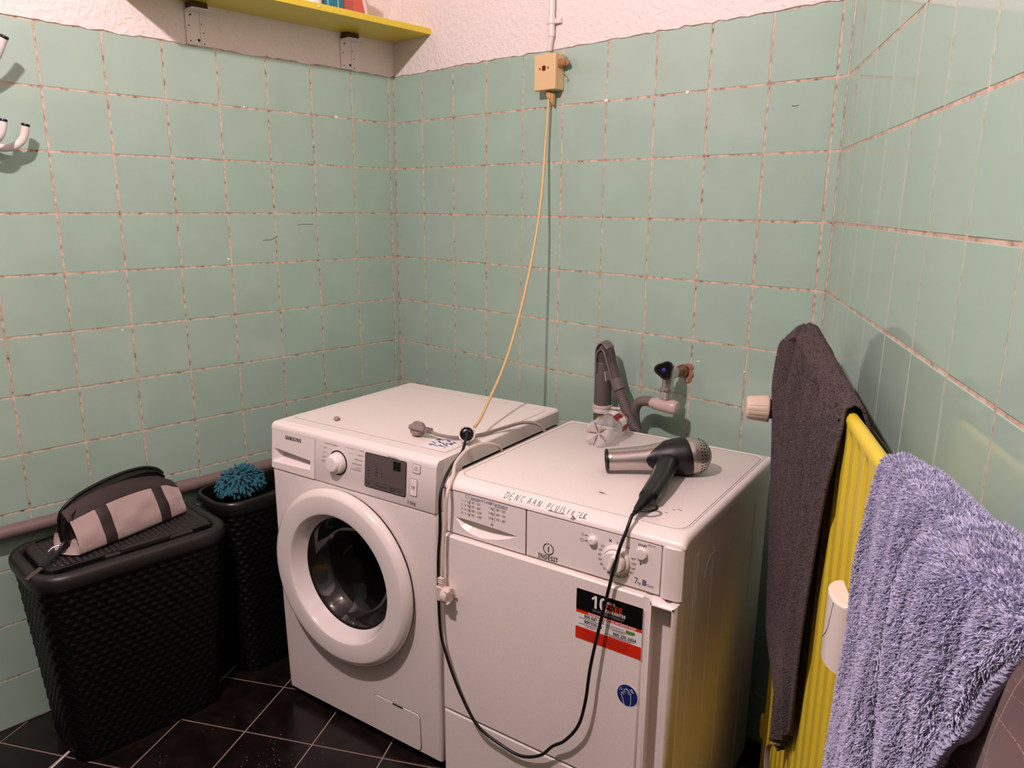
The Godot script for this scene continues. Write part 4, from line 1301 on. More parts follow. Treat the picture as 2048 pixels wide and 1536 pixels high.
# ------------------------------------------------------------------ hampers
func loop(a: float, b: float, r: float, count: int) -> Array:   # evenly spaced [point, outward normal] on a rounded rectangle, x half a, z half b
	var o := rrect(-a, -b, a, b, r, 10)
	var lens := [0.0]
	for i in o.size(): lens.append(lens[i] + o[i].distance_to(o[(i + 1) % o.size()]))
	var res := []
	var k := 0
	for i in count:
		var d: float = lens[o.size()] * i / count
		while lens[k + 1] < d: k += 1
		var p0 := o[k]; var p1 := o[(k + 1) % o.size()]
		var p := p0.lerp(p1, (d - lens[k]) / maxf(1e-6, lens[k + 1] - lens[k]))
		res.append(p)
	var out := []
	for i in count:
		var e: Vector2 = res[(i + 1) % count] - res[(i - 1 + count) % count]
		out.append([Vector3(res[i].x, 0, -res[i].y), Vector3(e.y, 0, e.x).normalized()])
	return out

func weave_wall(mb: MB, bottom: Vector2, top: Vector2, y0: float, y1: float, r: float, shift: Vector3, cells: int, rows_n: int, inward := false) -> void:
	var N := cells * 7
	var rows := []
	var levels := rows_n * 4
	for i in levels + 1:
		var k := i / float(levels)
		var h := bottom.lerp(top, k)
		var lp := loop(h.x, h.y, r, N)
		var row := PackedVector3Array()
		var v := k * rows_n
		for j in N:
			var u := j / 7.0 + (0.5 if int(floor(v)) % 2 else 0.0)
			var bump := pow(absf(sin(PI * u)), 0.8) * pow(absf(sin(PI * v)), 0.7)
			var d := 0.0042 * bump * (0 if inward else 1)
			row.append(lp[j][0] + lp[j][1] * d + shift * (1 - k) + Vector3(0, lerpf(y0, y1, k), 0))
		rows.append(row)
	mb.grid(rows, true, inward)

func rim_ring(mb: MB, a: float, b: float, r: float, profile: Array) -> void:
	var rows := []
	var lp := loop(a, b, r, 96)
	for q in profile:
		var row := PackedVector3Array()
		for p in lp: row.append(p[0] + p[1] * q[0] + Vector3(0, q[1], 0))
		rows.append(row)
	mb.grid(rows, true)

func hampers() -> void:
	# closed hamper, nearest
	var t := thing("lidded_hamper", "large black woven-plastic laundry hamper with its lid shut, nearest the viewer on the left", "laundry hamper", Vector3(0.197, 0, 1.075))
	var mb := MB.new()
	weave_wall(mb, Vector2(0.108, 0.188), Vector2(0.128, 0.224), 0.01, 0.495, 0.05, Vector3(-0.012, 0, 0.0), 46, 30)
	weave_wall(mb, Vector2(0.104, 0.184), Vector2(0.124, 0.22), 0.012, 0.5, 0.048, Vector3(-0.012, 0, 0.0), 12, 2, true)
	mb.prism(rrect(-0.12, -0.186, 0.096, 0.186, 0.045), 0.002, 0.014, 0.0, Transform3D(Basis(Vector3.RIGHT, Vector3.FORWARD, Vector3.UP), Vector3.ZERO))
	obj("woven_body", mb, M.wicker, t)
	mb = MB.new()
	rim_ring(mb, 0.128, 0.224, 0.062, [[-0.004, 0.488], [0.006, 0.489], [0.011, 0.495], [0.0135, 0.508], [0.012, 0.521], [0.006, 0.529], [-0.004, 0.532], [-0.014, 0.529], [-0.02, 0.52], [-0.021, 0.508]])
	obj("rim", mb, M.wicker_lid, t)
	mb = MB.new()
	mb.prism(rrect(-0.104, -0.2, 0.104, 0.2, 0.045, 8), 0.512, 0.5345, 0.004, Transform3D(Basis(Vector3.RIGHT, Vector3.FORWARD, Vector3.UP), Vector3.ZERO))
	var lid := obj("lid", mb, M.wicker_lid, t)
	var rows := []
	for i in 121:
		var row := PackedVector3Array()
		for j in 225:
			var u := j / 8.0
			var v := i / 8.0
			var over := (int(floor(u)) + int(floor(v))) % 2
			var a := absf(sin(PI * u)); var b := absf(sin(PI * v))
			var hgt := (a * 0.8 + 0.2) * pow(b, 0.6) if over else (b * 0.8 + 0.2) * pow(a, 0.6)
			var x := -0.088 + 0.176 * i / 120.0
			var z := -0.182 + 0.364 * j / 224.0
			var fade := clampf((0.185 - absf(z)) / 0.004, 0, 1) * clampf((0.09 - absf(x)) / 0.003, 0, 1)
			if absf(x) > 0.055 and absf(z) > 0.15 and Vector2(absf(x) - 0.055, absf(z) - 0.15).length() > 0.032: fade = 0.0
			row.append(Vector3(x, 0.5338 + (0.0042 * hgt - 0.0008) * fade, z))
		rows.append(row)
	mb = MB.new()
	mb.grid(rows, false, false)
	obj("woven_lid_top", mb, M.wicker_lid, lid)
	mb = MB.new()
	mb.rbox(Vector3(0.011, 0.013, 0.12), 0.003, at(Vector3(0.1015, 0.535, -0.02)))
	obj("lid_grip", mb, M.wicker_lid, lid)
	for z in [0.13, -0.165]:
		mb = MB.new()
		mb.rbox(Vector3(0.009, 0.012, 0.11 if z > 0 else 0.05), 0.003, at(Vector3(0.1005, 0.5335, z)))
		obj("lid_edge", mb, M.black_plastic, lid)
	mb = MB.new()
	mb.tube(smooth([Vector3(-0.101, 0.537, 0.17), Vector3(-0.11, 0.541, 0.06), Vector3(-0.11, 0.541, -0.06), Vector3(-0.101, 0.537, -0.19)], 6), 0.004, 6)
	obj("lid_hinge", mb, M.black_plastic, lid)
	# open hamper behind, half hidden by the washing machine
	t = thing("open_hamper", "black woven-plastic laundry hamper without a lid, between the lidded hamper and the washing machine", "laundry hamper", Vector3(0.152, 0, 0.63))
	mb = MB.new()
	weave_wall(mb, Vector2(0.082, 0.165), Vector2(0.096, 0.194), 0.01, 0.52, 0.05, Vector3(0.002, 0, -0.006), 34, 34)
	weave_wall(mb, Vector2(0.078, 0.161), Vector2(0.092, 0.19), 0.012, 0.53, 0.048, Vector3(0.002, 0, -0.006), 12, 4, true)
	mb.prism(rrect(-0.08, -0.158, 0.084, 0.17, 0.045), 0.002, 0.014, 0.0, Transform3D(Basis(Vector3.RIGHT, Vector3.FORWARD, Vector3.UP), Vector3.ZERO))
	obj("woven_body", mb, M.wicker, t)
	mb = MB.new()
	rim_ring(mb, 0.096, 0.194, 0.06, [[-0.002, 0.51], [0.006, 0.511], [0.008, 0.516], [0.0095, 0.53], [0.0085, 0.543], [0.005, 0.55], [0.0, 0.552], [-0.004, 0.549], [-0.006, 0.54], [-0.007, 0.51]])
	obj("rim", mb, mat(Color(0.075, 0.068, 0.066), 0.3), t)
	mb = MB.new()
	for i in 16:
		var lp := loop(0.0915, 0.1895, 0.047, 60)
		var line := []
		for p in lp: line.append(p[0] * (0.995) + Vector3(0, 0.50 - i * 0.012, 0))
		line.append(line[0])
		mb.tube(line, 0.0018, 5, false)
	obj("inside_rib", mb, M.wicker, t)
	# teal noodle wash mitt lying on some laundry in it
	var l := thing("laundry", "dark laundry filling the open hamper under the teal mitt", "laundry", Vector3(0.15, 0.0, 0.63))
	mb = MB.new()
	var lr := []
	for i in 9:
		var row := PackedVector3Array()
		var k := i / 8.0
		for p in loop(0.086, 0.18, 0.047, 40):
			var q: Vector3 = p[0] * (1 - k * 0.98)
			row.append(Vector3(q.x, 0.46 + 0.05 * sqrt(k) + 0.008 * sin(q.x * 70.0 + q.z * 45.0) * k, q.z))
		lr.append(row)
	mb.grid(lr, true)
	obj("clothes_heap", mb, mat(Color(0.06, 0.05, 0.055), 0.95), l)
	var m := thing("wash_mitt", "teal blue microfibre noodle mitt lying in the mouth of the open hamper", "wash mitt", Vector3(0.115, 0.553, 0.705), 0.35)
	mb = MB.new()
	mb.lathe([Vector2(0.0, -0.03), Vector2(0.7, -0.028), Vector2(1.0, 0.0), Vector2(0.8, 0.024), Vector2(0.4, 0.034), Vector2(0.0, 0.036)], 24, at(Vector3.ZERO, Basis.from_scale(Vector3(0.042, 1.0, 0.062))), 90.0)
	var teal := mat(Color(0.16, 0.40, 0.47), 0.9)
	teal.rim_enabled = true; teal.rim = 0.5
	obj("mitt_body", mb, teal, m)
	mb = MB.new()
	for k in 330:
		var a := rng.randf() * TAU
		var e := asin(rng.randf_range(-0.35, 1.0))
		var d := Vector3(cos(a) * cos(e), sin(e), sin(a) * cos(e))
		var base := Vector3(d.x * 0.04, d.y * 0.033, d.z * 0.06)
		var out := (d + Vector3(0.12, -0.1, 0.05) + Vector3(rng.randf_range(-1, 1), rng.randf_range(-1, 1), rng.randf_range(-1, 1)) * 0.3).normalized()
		var ln := rng.randf_range(0.018, 0.026)
		var mid := base + out * ln * 0.55
		var tip := base + (out + Vector3(0, -0.35, 0)).normalized() * ln
		mb.tube([base, mid, tip, tip + (tip - mid).normalized() * 0.002], [0.0026, 0.0031, 0.003, 0.0014], 6)
	var nd := obj("noodles", mb, teal, m)
	nd.set_meta("kind", "stuff")
	bag()

func bag() -> void:
	var t := thing("canvas_bag", "grey canvas toiletry bag with dark brown straps lying on the hamper lid", "bag", Vector3(0.261, 0.5395, 1.196), 1.840)
	var L := 0.302
	var canvas := mat(Color(0.70, 0.62, 0.60), 0.95)
	canvas.heightmap_enabled = true; canvas.heightmap_texture = noise_tex(0.12, [], 256, FastNoiseLite.TYPE_VALUE, 2, 8); canvas.heightmap_scale = 0.06
	triplanar(canvas, 14.0, false)
	var hide := mat(Color(0.20, 0.155, 0.15), 0.5)
	var cross := func(x: float, lift: float) -> Array:   # front section at x: bottom edge up to the top edge of the canvas
		var k := x / L
		var h := 0.078 + 0.02 * sin(PI * clampf(k * 0.9 + 0.05, 0, 1)) - 0.012 * ease01((k - 0.86) / 0.14)
		var sag := 0.006 * sin(k * 17.0) * 0.4
		var o := []
		for q in [[0.004, 0.0], [0.008, 0.06], [0.0085, 0.25], [0.003 + sag, 0.5], [-0.006 - sag * 0.5, 0.75], [-0.018, 1.0]]:
			o.append(Vector3(x, q[1] * h + 0.001, q[0] + 0.004 * sin(PI * k)) + Vector3(0, 0.4, 1).normalized() * lift)
		return o
	var front := []
	for i in 6: front.append(PackedVector3Array())
	for j in 41:
		var c: Array = cross.call(L * j / 40.0, 0.0)
		for i in 6: front[i].append(c[i])
	var sm := []
	for k in 26:
		var row := PackedVector3Array()
		for j in 41:
			var col := []
			for i in 6: col.append(front[i][j])
			row.append(smooth(col, 5)[mini(k, 25)])
		sm.append(row)
	# front panel runs left to right and upwards
	var mb := MB.new()
	mb.grid(sm, false, false)
	# back panel
	var back := []
	for i in 8:
		var row := PackedVector3Array()
		for j in 41:
			var k := j / 40.0
			var h := 0.082 + 0.022 * sin(PI * k)
			var v := i / 7.0
			row.append(Vector3(L * k + 0.008 * (1 - k) * v, 0.001 + h * v, -0.098 + 0.045 * v * v - 0.004 * sin(PI * v)))
		back.append(row)
	mb.grid(back, false, true)
	mb.quad(Vector3(0, 0.0012, -0.098), Vector3(L, 0.0012, -0.098), Vector3(L, 0.0012, 0.004), Vector3(0, 0.0012, 0.004))
	# right end: gathered canvas
	var rows := []
	for i in 8:
		var v := i / 7.0
		var row := PackedVector3Array()
		var f: Vector3 = sm[int(v * 25)][40]
		var b: Vector3 = back[int(v * 7)][40]
		for j in 9:
			var u := j / 8.0
			row.append(f.lerp(b, u) + Vector3(0.014 * sin(PI * u) * (1 - v * 0.7) + 0.003 * sin(u * 12.0 + v * 6.0), 0, 0))
		rows.append(row)
	mb.grid(rows, false, false)
	# left end: the lower gusset, pinched inwards above
	rows = []
	for i in 6:
		var v := i / 5.0
		var row := PackedVector3Array()
		var f: Vector3 = sm[int(v * 16)][0]
		var b: Vector3 = back[int(v * 3)][0]
		for j in 9:
			var u := j / 8.0
			row.append(f.lerp(b, u) + Vector3(-0.018 * sin(PI * u) * (1 - v) + 0.042 * sin(PI * u) * v, -0.01 * sin(PI * u) * v, 0))
		rows.append(row)
	mb.grid(rows, false, true)
	obj("canvas_body", mb, canvas, t)
	# leather band along the top of the front, curling back to the open zip
	mb = MB.new()
	rows = []
	for q in [[-0.0175, 0.0], [-0.021, 0.006], [-0.0285, 0.016], [-0.036, 0.024], [-0.043, 0.028]]:
		var row := PackedVector3Array()
		for j in 41:
			var k := j / 40.0
			var e: Vector3 = sm[25][j]
			var up: float = q[1] * (0.55 + 0.6 * sin(PI * (k * 0.85 + 0.12)))
			row.append(Vector3(e.x - 0.004 * (1 - k), e.y + up, q[0]))
		rows.append(row)
	mb.grid(rows, false, false)
	obj("leather_band", mb, hide, t)
	# leather gusset inside the left end
	mb = MB.new()
	rows = []
	for i in 8:
		var v := i / 7.0
		var row := PackedVector3Array()
		for j in 7:
			var u := j / 6.0
			row.append(Vector3(0.012 + 0.03 * sin(PI * u) - 0.008 * v, 0.016 + 0.083 * v + 0.008 * sin(PI * u), -0.016 - 0.05 * u))
		rows.append(row)
	mb.grid(rows, false, true)
	obj("end_gusset", mb, hide, t)
	# zip lips and the black lining between them
	var front_lip := []
	var back_lip := []
	for q in [[0.008, 0.012, -0.052, -0.075], [0.004, 0.05, -0.048, -0.072], [0.008, 0.088, -0.044, -0.066], [0.04, 0.115, -0.043, -0.062], [0.1, 0.131, -0.044, -0.062], [0.17, 0.139, -0.045, -0.062], [0.23, 0.137, -0.046, -0.06], [0.268, 0.124, -0.046, -0.056], [0.285, 0.106, -0.046, -0.05]]:
		front_lip.append(Vector3(q[0], q[1] - 0.006, q[2]))
		back_lip.append(Vector3(q[0], q[1] + 0.004, q[3]))
	front_lip = smooth(front_lip, 6); back_lip = smooth(back_lip, 6)
	mb = MB.new()
	mb.tube(front_lip, 0.0035, 8)
	mb.tube(back_lip, 0.0042, 8)
	var lower := []
	for p in back_lip: lower.append(Vector3(p.x, p.y - 0.03, -0.055))
	mb.grid([PackedVector3Array(front_lip), PackedVector3Array(lower), PackedVector3Array(back_lip)])
	obj("zip", mb, M.black_rubber, t)
	# the two straps lie on the front canvas
	for k in [0.265, 0.785]:
		mb = MB.new()
		rows = []
		for i in 26:
			var row := PackedVector3Array()
			for j in 5:
				var x: float = L * k + (j / 4.0 - 0.5) * 0.03 + 0.006 * (1 - i / 25.0) - 0.003
				var jj := x / L * 40.0
				var p: Vector3 = sm[i][int(jj)].lerp(sm[i][mini(int(jj) + 1, 40)], jj - floor(jj))
				var edge_in := 0.0004 if j in [0, 4] else 0.002
				row.append(p + Vector3(0, edge_in * 0.3, edge_in))
			rows.append(row)
		mb.grid(rows, false, false)
		obj("strap", mb, hide, t)
	# piping at the foot, zip pull and leather tab at the left
	mb = MB.new()
	mb.tube([Vector3(0.0, 0.0022, 0.005), Vector3(L * 0.5, 0.0022, 0.0095), Vector3(L + 0.004, 0.0022, 0.005)], 0.0022, 6)
	obj("piping", mb, hide, t)
	mb = MB.new()
	mb.tube(smooth([Vector3(0.008, 0.012, -0.058), Vector3(-0.018, 0.008, -0.045), Vector3(-0.05, 0.006, -0.028), Vector3(-0.078, 0.0, -0.02)], 5), 0.009, 8, true, 0.22, Vector3.UP)
	obj("zip_tape", mb, M.black_rubber, t)
	mb = MB.new()
	mb.rbox(Vector3(0.042, 0.0035, 0.013), 0.0015, at(Vector3(-0.098, -0.008, -0.016), Basis(Vector3.UP, 0.15) * Basis(Vector3.BACK, 0.28)))
	obj("leather_tab", mb, mat(Color(0.3, 0.25, 0.23), 0.6), t)
	mb = MB.new()
	mb.rbox(Vector3(0.008, 0.006, 0.008), 0.002, at(Vector3(-0.006, 0.014, -0.058)))
	mb.tube(smooth([Vector3(-0.01, 0.016, -0.058), Vector3(-0.022, 0.014, -0.064), Vector3(-0.034, 0.008, -0.064)], 5), 0.002, 6)
	obj("zip_pull", mb, M.chrome, t)

# ------------------------------------------------------------------ pipes, hoses, tap
func plumbing() -> void:
	var mb := MB.new()
	mb.tube([Vector3(0.024, 0.553, 2.4), Vector3(0.024, 0.553, 0.12), Vector3(0.024, 0.552, 0.03)], 0.0175, 20)
	mb.tube([Vector3(0.024, 0.553, 0.86), Vector3(0.024, 0.553, 0.8)], 0.0195, 20)
	tag(obj("wall_pipe", mb, mat(Color(0.47, 0.40, 0.38), 0.5)), "grey-brown pipe running low along the left tiled wall behind the hampers", "pipe")
	# standpipe
	var t := thing("standpipe", "upright dark grey drain pipe with a white clamp on the back wall behind the dryer", "drain pipe", Vector3(0.962, 0, 0.055))
	mb = MB.new()
	mb.lathe([Vector2(0.0235, 0.0), Vector2(0.0235, 0.80), Vector2(0.0238, 0.802), Vector2(0.0238, 0.955), Vector2(0.0222, 0.957), Vector2(0.0205, 0.955), Vector2(0.0205, 0.7), Vector2(0.0, 0.7)], 28)
	obj("pipe", mb, M.grey_pipe, t)
	mb = MB.new()
	mb.lathe([Vector2(0.0242, 0.815), Vector2(0.0272, 0.816), Vector2(0.0272, 0.823), Vector2(0.026, 0.824), Vector2(0.026, 0.829), Vector2(0.0272, 0.83), Vector2(0.0272, 0.836), Vector2(0.0242, 0.837)], 28)
	mb.rbox(Vector3(0.034, 0.008, 0.01), 0.003, at(Vector3(0.034, 0.829, -0.012), Basis(Vector3.UP, 0.35)))
	obj("clamp", mb, mat(Color(0.84, 0.78, 0.76), 0.4), t)
	# ribbed drain hose with its hook guide
	var d := thing("drain_hose", "grey ribbed drain hose hooked over the drain pipe on the back wall", "hose", Vector3(0.966, 0, 0.062))
	var pts := smooth([Vector3(0.0, 0.90, 0.0), Vector3(-0.002, 0.955, 0.0), Vector3(0.0, 0.985, 0.003), Vector3(0.012, 1.0, 0.006), Vector3(0.026, 0.988, 0.01), Vector3(0.038, 0.955, 0.012), Vector3(0.062, 0.9, 0.014), Vector3(0.098, 0.835, 0.016), Vector3(0.14, 0.77, 0.018), Vector3(0.2, 0.66, 0.022), Vector3(0.22, 0.5, 0.03), Vector3(0.2, 0.3, 0.03)], 64)
	var rad := []
	for i in pts.size(): rad.append(0.0148 if i % 4 < 2 else 0.0128)
	mb = MB.new()
	mb.tube(pts, rad, 16)
	obj("ribbed_hose", mb, M.hose, d)
	mb = MB.new()
	var plain := smooth([Vector3(-0.0165, 0.9, 0.002), Vector3(-0.018, 0.96, 0.002), Vector3(-0.016, 0.992, 0.004), Vector3(-0.004, 1.01, 0.007), Vector3(0.012, 1.014, 0.01), Vector3(0.03, 1.002, 0.013)], 6)
	mb.tube(plain, 0.0135, 10, true, 0.25, Vector3(-1, 0, 0))
	for s in [-1, 1]:
		mb.tube(smooth([Vector3(-0.01, 0.93, 0.004 + 0.014 * s), Vector3(-0.01, 0.98, 0.006 + 0.014 * s), Vector3(0.012, 0.996, 0.008 + 0.0145 * s), Vector3(0.03, 0.965, 0.012 + 0.0145 * s), Vector3(0.058, 0.9, 0.015 + 0.0145 * s)], 6), 0.0035, 6)
	mb.tube([Vector3(0.052, 0.923, 0.014), Vector3(0.066, 0.895, 0.015)], 0.0172, 14)
	obj("hook_guide", mb, mat(Color(0.40, 0.37, 0.37), 0.45), d)
	mb = MB.new()
	mb.rbox(Vector3(0.004, 0.026, 0.02), 0.001, at(Vector3(0.025, 0.925, 0.015), Basis(Vector3.BACK, 0.2)), 1)
	obj("hose_tag", mb, mat(Color(0.62, 0.57, 0.56), 0.6), d)
	# tap
	var k := thing("water_tap", "chrome water tap with a black blue-dotted handle on the back wall above the dryer", "tap", Vector3(1.178, 0.958, 0.0))
	mb = MB.new()
	mb.tube([Vector3(0, 0, -0.005), Vector3(0, 0, 0.012)], 0.017, 14)
	mb.tube([Vector3(0, 0, 0.0), Vector3(0, 0, 0.05)], 0.0115, 14)
	mb.tube([Vector3(0, 0, 0.045), Vector3(0, 0, 0.06)], 0.0145, 6)
	obj("inlet", mb, mat(Color(0.55, 0.43, 0.36), 0.4, 0.7), k)
	mb = MB.new()
	for i in 16:
		var a := i * 2.4
		mb.prism(disc(0.013 + 0.016 * cos(a) * (0.6 + 0.4 * sin(i * 7.0)), -0.004 + 0.02 * sin(a), 0.007, 0.006, 7), 0.0, 0.003 + 0.0015 * sin(i * 3.0), 0.001)
	obj("chipped_plaster", mb, mat(Color(0.62, 0.45, 0.38), 0.95), k)
	mb = MB.new()
	mb.tube(smooth([Vector3(0, 0.004, 0.05), Vector3(0, 0.002, 0.066), Vector3(0.0, -0.015, 0.074), Vector3(0, -0.045, 0.078)], 5), [0.0165, 0.017, 0.0175, 0.0175, 0.017, 0.0165, 0.016, 0.016, 0.0155, 0.015, 0.0145, 0.0142, 0.014, 0.0138, 0.0138, 0.0138], 16)
	mb.tube([Vector3(0, 0.003, 0.06), Vector3(-0.004, 0.012, 0.088)], 0.0105, 12)
	mb.tube([Vector3(0, -0.036, 0.077), Vector3(0, -0.041, 0.0775)], 0.0185, 20)
	mb.tube([Vector3(0, -0.042, 0.078), Vector3(0, -0.06, 0.078)], 0.0172, 6)
	mb.tube([Vector3(0, -0.058, 0.078), Vector3(0, -0.066, 0.078)], 0.012, 16)
	obj("spout", mb, M.chrome, k)
	# three-cornered handle
	mb = MB.new()
	var o := PackedVector2Array()
	for i in 36:
		var a := TAU * i / 36
		var r := 0.0225 + 0.0032 * cos(3.0 * (a - 0.95))
		o.append(Vector2(r * cos(a), r * sin(a)))
	mb.prism(o, 0.0, 0.02, 0.005)
	var hb := Basis(Vector3.UP, 0.35) * Basis(Vector3.RIGHT, -0.25)
	var hd := obj("tap_handle", mb, mat(Color(0.025, 0.025, 0.028), 0.15), k, Vector3(-0.004, 0.012, 0.084), hb)
	mb = MB.new()
	mb.lathe([Vector2(0.0055, 0.0), Vector2(0.005, 0.0008), Vector2(0.0, 0.001)], 16)
	obj("cold_dot", mb, mat(Color(0.12, 0.18, 0.6), 0.3), hd, Vector3(0, 0, 0.0198), Basis(Vector3.RIGHT, PI / 2))
	# inlet hose with white elbow
	var e := thing("inlet_hose", "grey inlet hose with a milky white elbow under the water tap", "hose", Vector3(1.178, 0.878, 0.078))
	mb = MB.new()
	mb.lathe([Vector2(0.0, -0.042), Vector2(0.0125, -0.042), Vector2(0.0145, -0.036), Vector2(0.0165, -0.018), Vector2(0.0175, -0.012), Vector2(0.0175, 0.008), Vector2(0.0185, 0.012), Vector2(0.0185, 0.02), Vector2(0.0175, 0.03), Vector2(0.013, 0.036), Vector2(0.0, 0.038)], 24, at(Vector3(-0.002, 0.0, 0), Basis(Vector3.BACK, -PI / 2)))
	mb.tube([Vector3(0, 0.0, 0), Vector3(0, 0.018, 0)], 0.0125, 16)
	obj("elbow", mb, mat(Color(0.74, 0.66, 0.64), 0.3), e)
	pts = smooth([Vector3(-0.036, 0, 0), Vector3(-0.06, 0.001, -0.002), Vector3(-0.084, -0.008, -0.006), Vector3(-0.1, -0.03, -0.012), Vector3(-0.104, -0.06, -0.018), Vector3(-0.095, -0.12, -0.022), Vector3(-0.08, -0.35, -0.02)], 12)
	rad = []
	for i in pts.size(): rad.append((0.0135 if i % 2 else 0.0126) if i < 14 else 0.0135)
	mb = MB.new()
	mb.tube(pts, rad, 16)
	obj("hose", mb, M.hose, e)

# ------------------------------------------------------------------ electrics
func plug(t: Node3D, pos: Vector3, b: Basis, mt: Material) -> void:   # head along +x, pins towards -z, cord leaves at -x
	var mb := MB.new()
	mb.lathe([Vector2(0.0, -0.012), Vector2(0.0175, -0.0115), Vector2(0.0185, -0.009), Vector2(0.0185, 0.006), Vector2(0.016, 0.0095), Vector2(0.0, 0.0105)], 24, at(Vector3.ZERO, Basis(Vector3.RIGHT, PI / 2)))
	mb.rbox(Vector3(0.046, 0.0125, 0.026), 0.003, at(Vector3(-0.006, 0, 0.004)))
	obj("plug_head", mb, mt, t, pos, b)
	mb = MB.new()
	for s in [-1, 1]:
		mb.tube([Vector3(0, 0.0085 * s, -0.011), Vector3(0, 0.0085 * s, -0.029), Vector3(0, 0.0085 * s, -0.0305)], [0.0023, 0.0023, 0.0014], 8)
	obj("plug_pin", mb, M.chrome, t, pos, b)
	mb = MB.new()
	mb.tube([Vector3(-0.028, 0, 0.004), Vector3(-0.032, 0, 0.004), Vector3(-0.044, 0, 0.004)], [0.0072, 0.0062, 0.0052], 10)
	for i in 4:
		mb.rbox(Vector3(0.0018, 0.0145, 0.0145), 0.0007, at(Vector3(-0.032 - 0.0036 * i, 0, 0.004)), 1)
	obj("strain_relief", mb, mt, t, pos, b)

func electrics() -> void:
	# conduit above the box
	var c := thing("conduit", "white painted conduit pipe clipped to the rough plaster above the beige box", "conduit", Vector3(0.714, 1.80, 0.014))
	var mb := MB.new()
	mb.tube([Vector3(0.0, 0.02, 0), Vector3(0, 0.93, 0)], 0.0088, 14)
	mb.tube(smooth([Vector3(-0.006, -0.015, 0), Vector3(-0.004, 0.0, 0.001), Vector3(0, 0.022, 0)], 4), 0.0072, 12)
	obj("pipe", mb, M.white_hook, c)
	mb = MB.new()
	mb.tube([Vector3(0, 0.052, 0), Vector3(0, 0.066, 0)], 0.0108, 14)
	mb.rbox(Vector3(0.022, 0.014, 0.009), 0.0015, at(Vector3(0.018, 0.059, -0.006)))
	mb.rbox(Vector3(0.009, 0.014, 0.014), 0.002, at(Vector3(-0.0115, 0.059, -0.003)))
	obj("clip", mb, M.white_hook, c)
	# beige box with a red lens and a rotary knob
	var t := thing("junction_box", "beige switch box with a dark red lens on the top row of tiles", "switch box", Vector3(0.713, 1.7265, 0.0))
	mb = MB.new()
	mb.rbox(Vector3(0.0765, 0.093, 0.0395), 0.003, at(Vector3(0, 0, 0.02)))
	var box := obj("box", mb, M.cream, t)
	mb = MB.new()
	mb.rbox(Vector3(0.0772, 0.0937, 0.0012), 0.0004, at(Vector3(0, 0, 0.029)), 1)
	obj("cover_seam", mb, mat(Color(0.6, 0.48, 0.33), 0.6), box)
	mb = MB.new()
	mb.prism(rrect(-0.0085, 0.0035, 0.0045, 0.0165, 0.001, 2), 0.039, 0.0405, 0.0004)
	var red := mat(Color(0.42, 0.02, 0.03), 0.15)
	note(obj("lens", mb, red, box), "dark red indicator lens")
	for x in [-0.0175, 0.012]:
		mb = MB.new()
		mb.prism(disc(x + 0.001, 0.0095, 0.0023, 0.0028, 12), 0.0395, 0.0401)
		obj("screw_hole", mb, M.dark_gap, box)
	mb = MB.new()
	mb.lathe([Vector2(0.013, 0.0), Vector2(0.012, 0.006), Vector2(0.0085, 0.008), Vector2(0.008, 0.018), Vector2(0.006, 0.02), Vector2(0.0, 0.02)], 18, at(Vector3(0.038, 0.02, 0.018), Basis(Vector3.BACK, -PI / 2)))
	mb.rbox(Vector3(0.01, 0.022, 0.005), 0.0015, at(Vector3(0.061, 0.024, 0.018), Basis(Vector3.BACK, 0.5)))
	obj("rotary_knob", mb, mat(Color(0.62, 0.46, 0.28), 0.5), box)
	mb = MB.new()
	mb.tube(smooth([Vector3(0.04, -0.004, 0.006), Vector3(0.052, -0.012, 0.007), Vector3(0.056, -0.02, 0.006), Vector3(0.05, -0.022, 0.006)], 5), 0.0011, 6)
	obj("loose_wire", mb, mat(Color(0.62, 0.46, 0.28), 0.5), box)
	mb = MB.new()
	mb.prism(PackedVector2Array([Vector2(-0.0105, -0.044), Vector2(0.006, -0.045), Vector2(0.0175, -0.056), Vector2(0.0155, -0.083), Vector2(0.0, -0.068)]), 0.012, 0.0225, 0.002)
	mb.prism(PackedVector2Array([Vector2(-0.008, -0.046), Vector2(0.009, -0.05), Vector2(0.012, -0.072), Vector2(-0.003, -0.063)]), 0.02, 0.0265, 0.0015)
	note(obj("tape_wrap", mb, mat(Color(0.78, 0.62, 0.4), 0.7), box), "torn masking tape round the cable entry")
	# cream cable down to the socket
	var pts := smooth([Vector3(0.711, 1.685, 0.018), Vector3(0.7125, 1.655, 0.019), Vector3(0.711, 1.60, 0.021), Vector3(0.712, 1.52, 0.03), Vector3(0.722, 1.42, 0.05), Vector3(0.738, 1.317, 0.085), Vector3(0.750, 1.21, 0.125), Vector3(0.764, 1.11, 0.172), Vector3(0.785, 1.0, 0.24), Vector3(0.812, 0.93, 0.31), Vector3(0.86, 0.873, 0.41), Vector3(0.885, 0.858, 0.452), Vector3(0.902, 0.849, 0.487)], 8)
	mb = MB.new()
	mb.tube(pts, 0.0038, 10)
	tag(obj("power_cable", mb, mat(Color(0.85, 0.72, 0.5), 0.4)), "cream cable hanging from the beige box down to the round socket", "cable")
	# round socket at the edge of the washing machine, facing the viewer
	var look := (Vector3(2.166, 1.37, 1.697) - Vector3(0.917, 0.841, 0.527)).normalized()
	var zb := look
	var xb := Vector3.UP.cross(zb).normalized()
	var sb := Basis(xb, zb.cross(xb), zb)
	var s := thing("round_socket", "round white extension socket with a black plug pushed in, on the washing machine's right edge", "socket", Vector3(0.914, 0.8415, 0.5245))
	mb = MB.new()
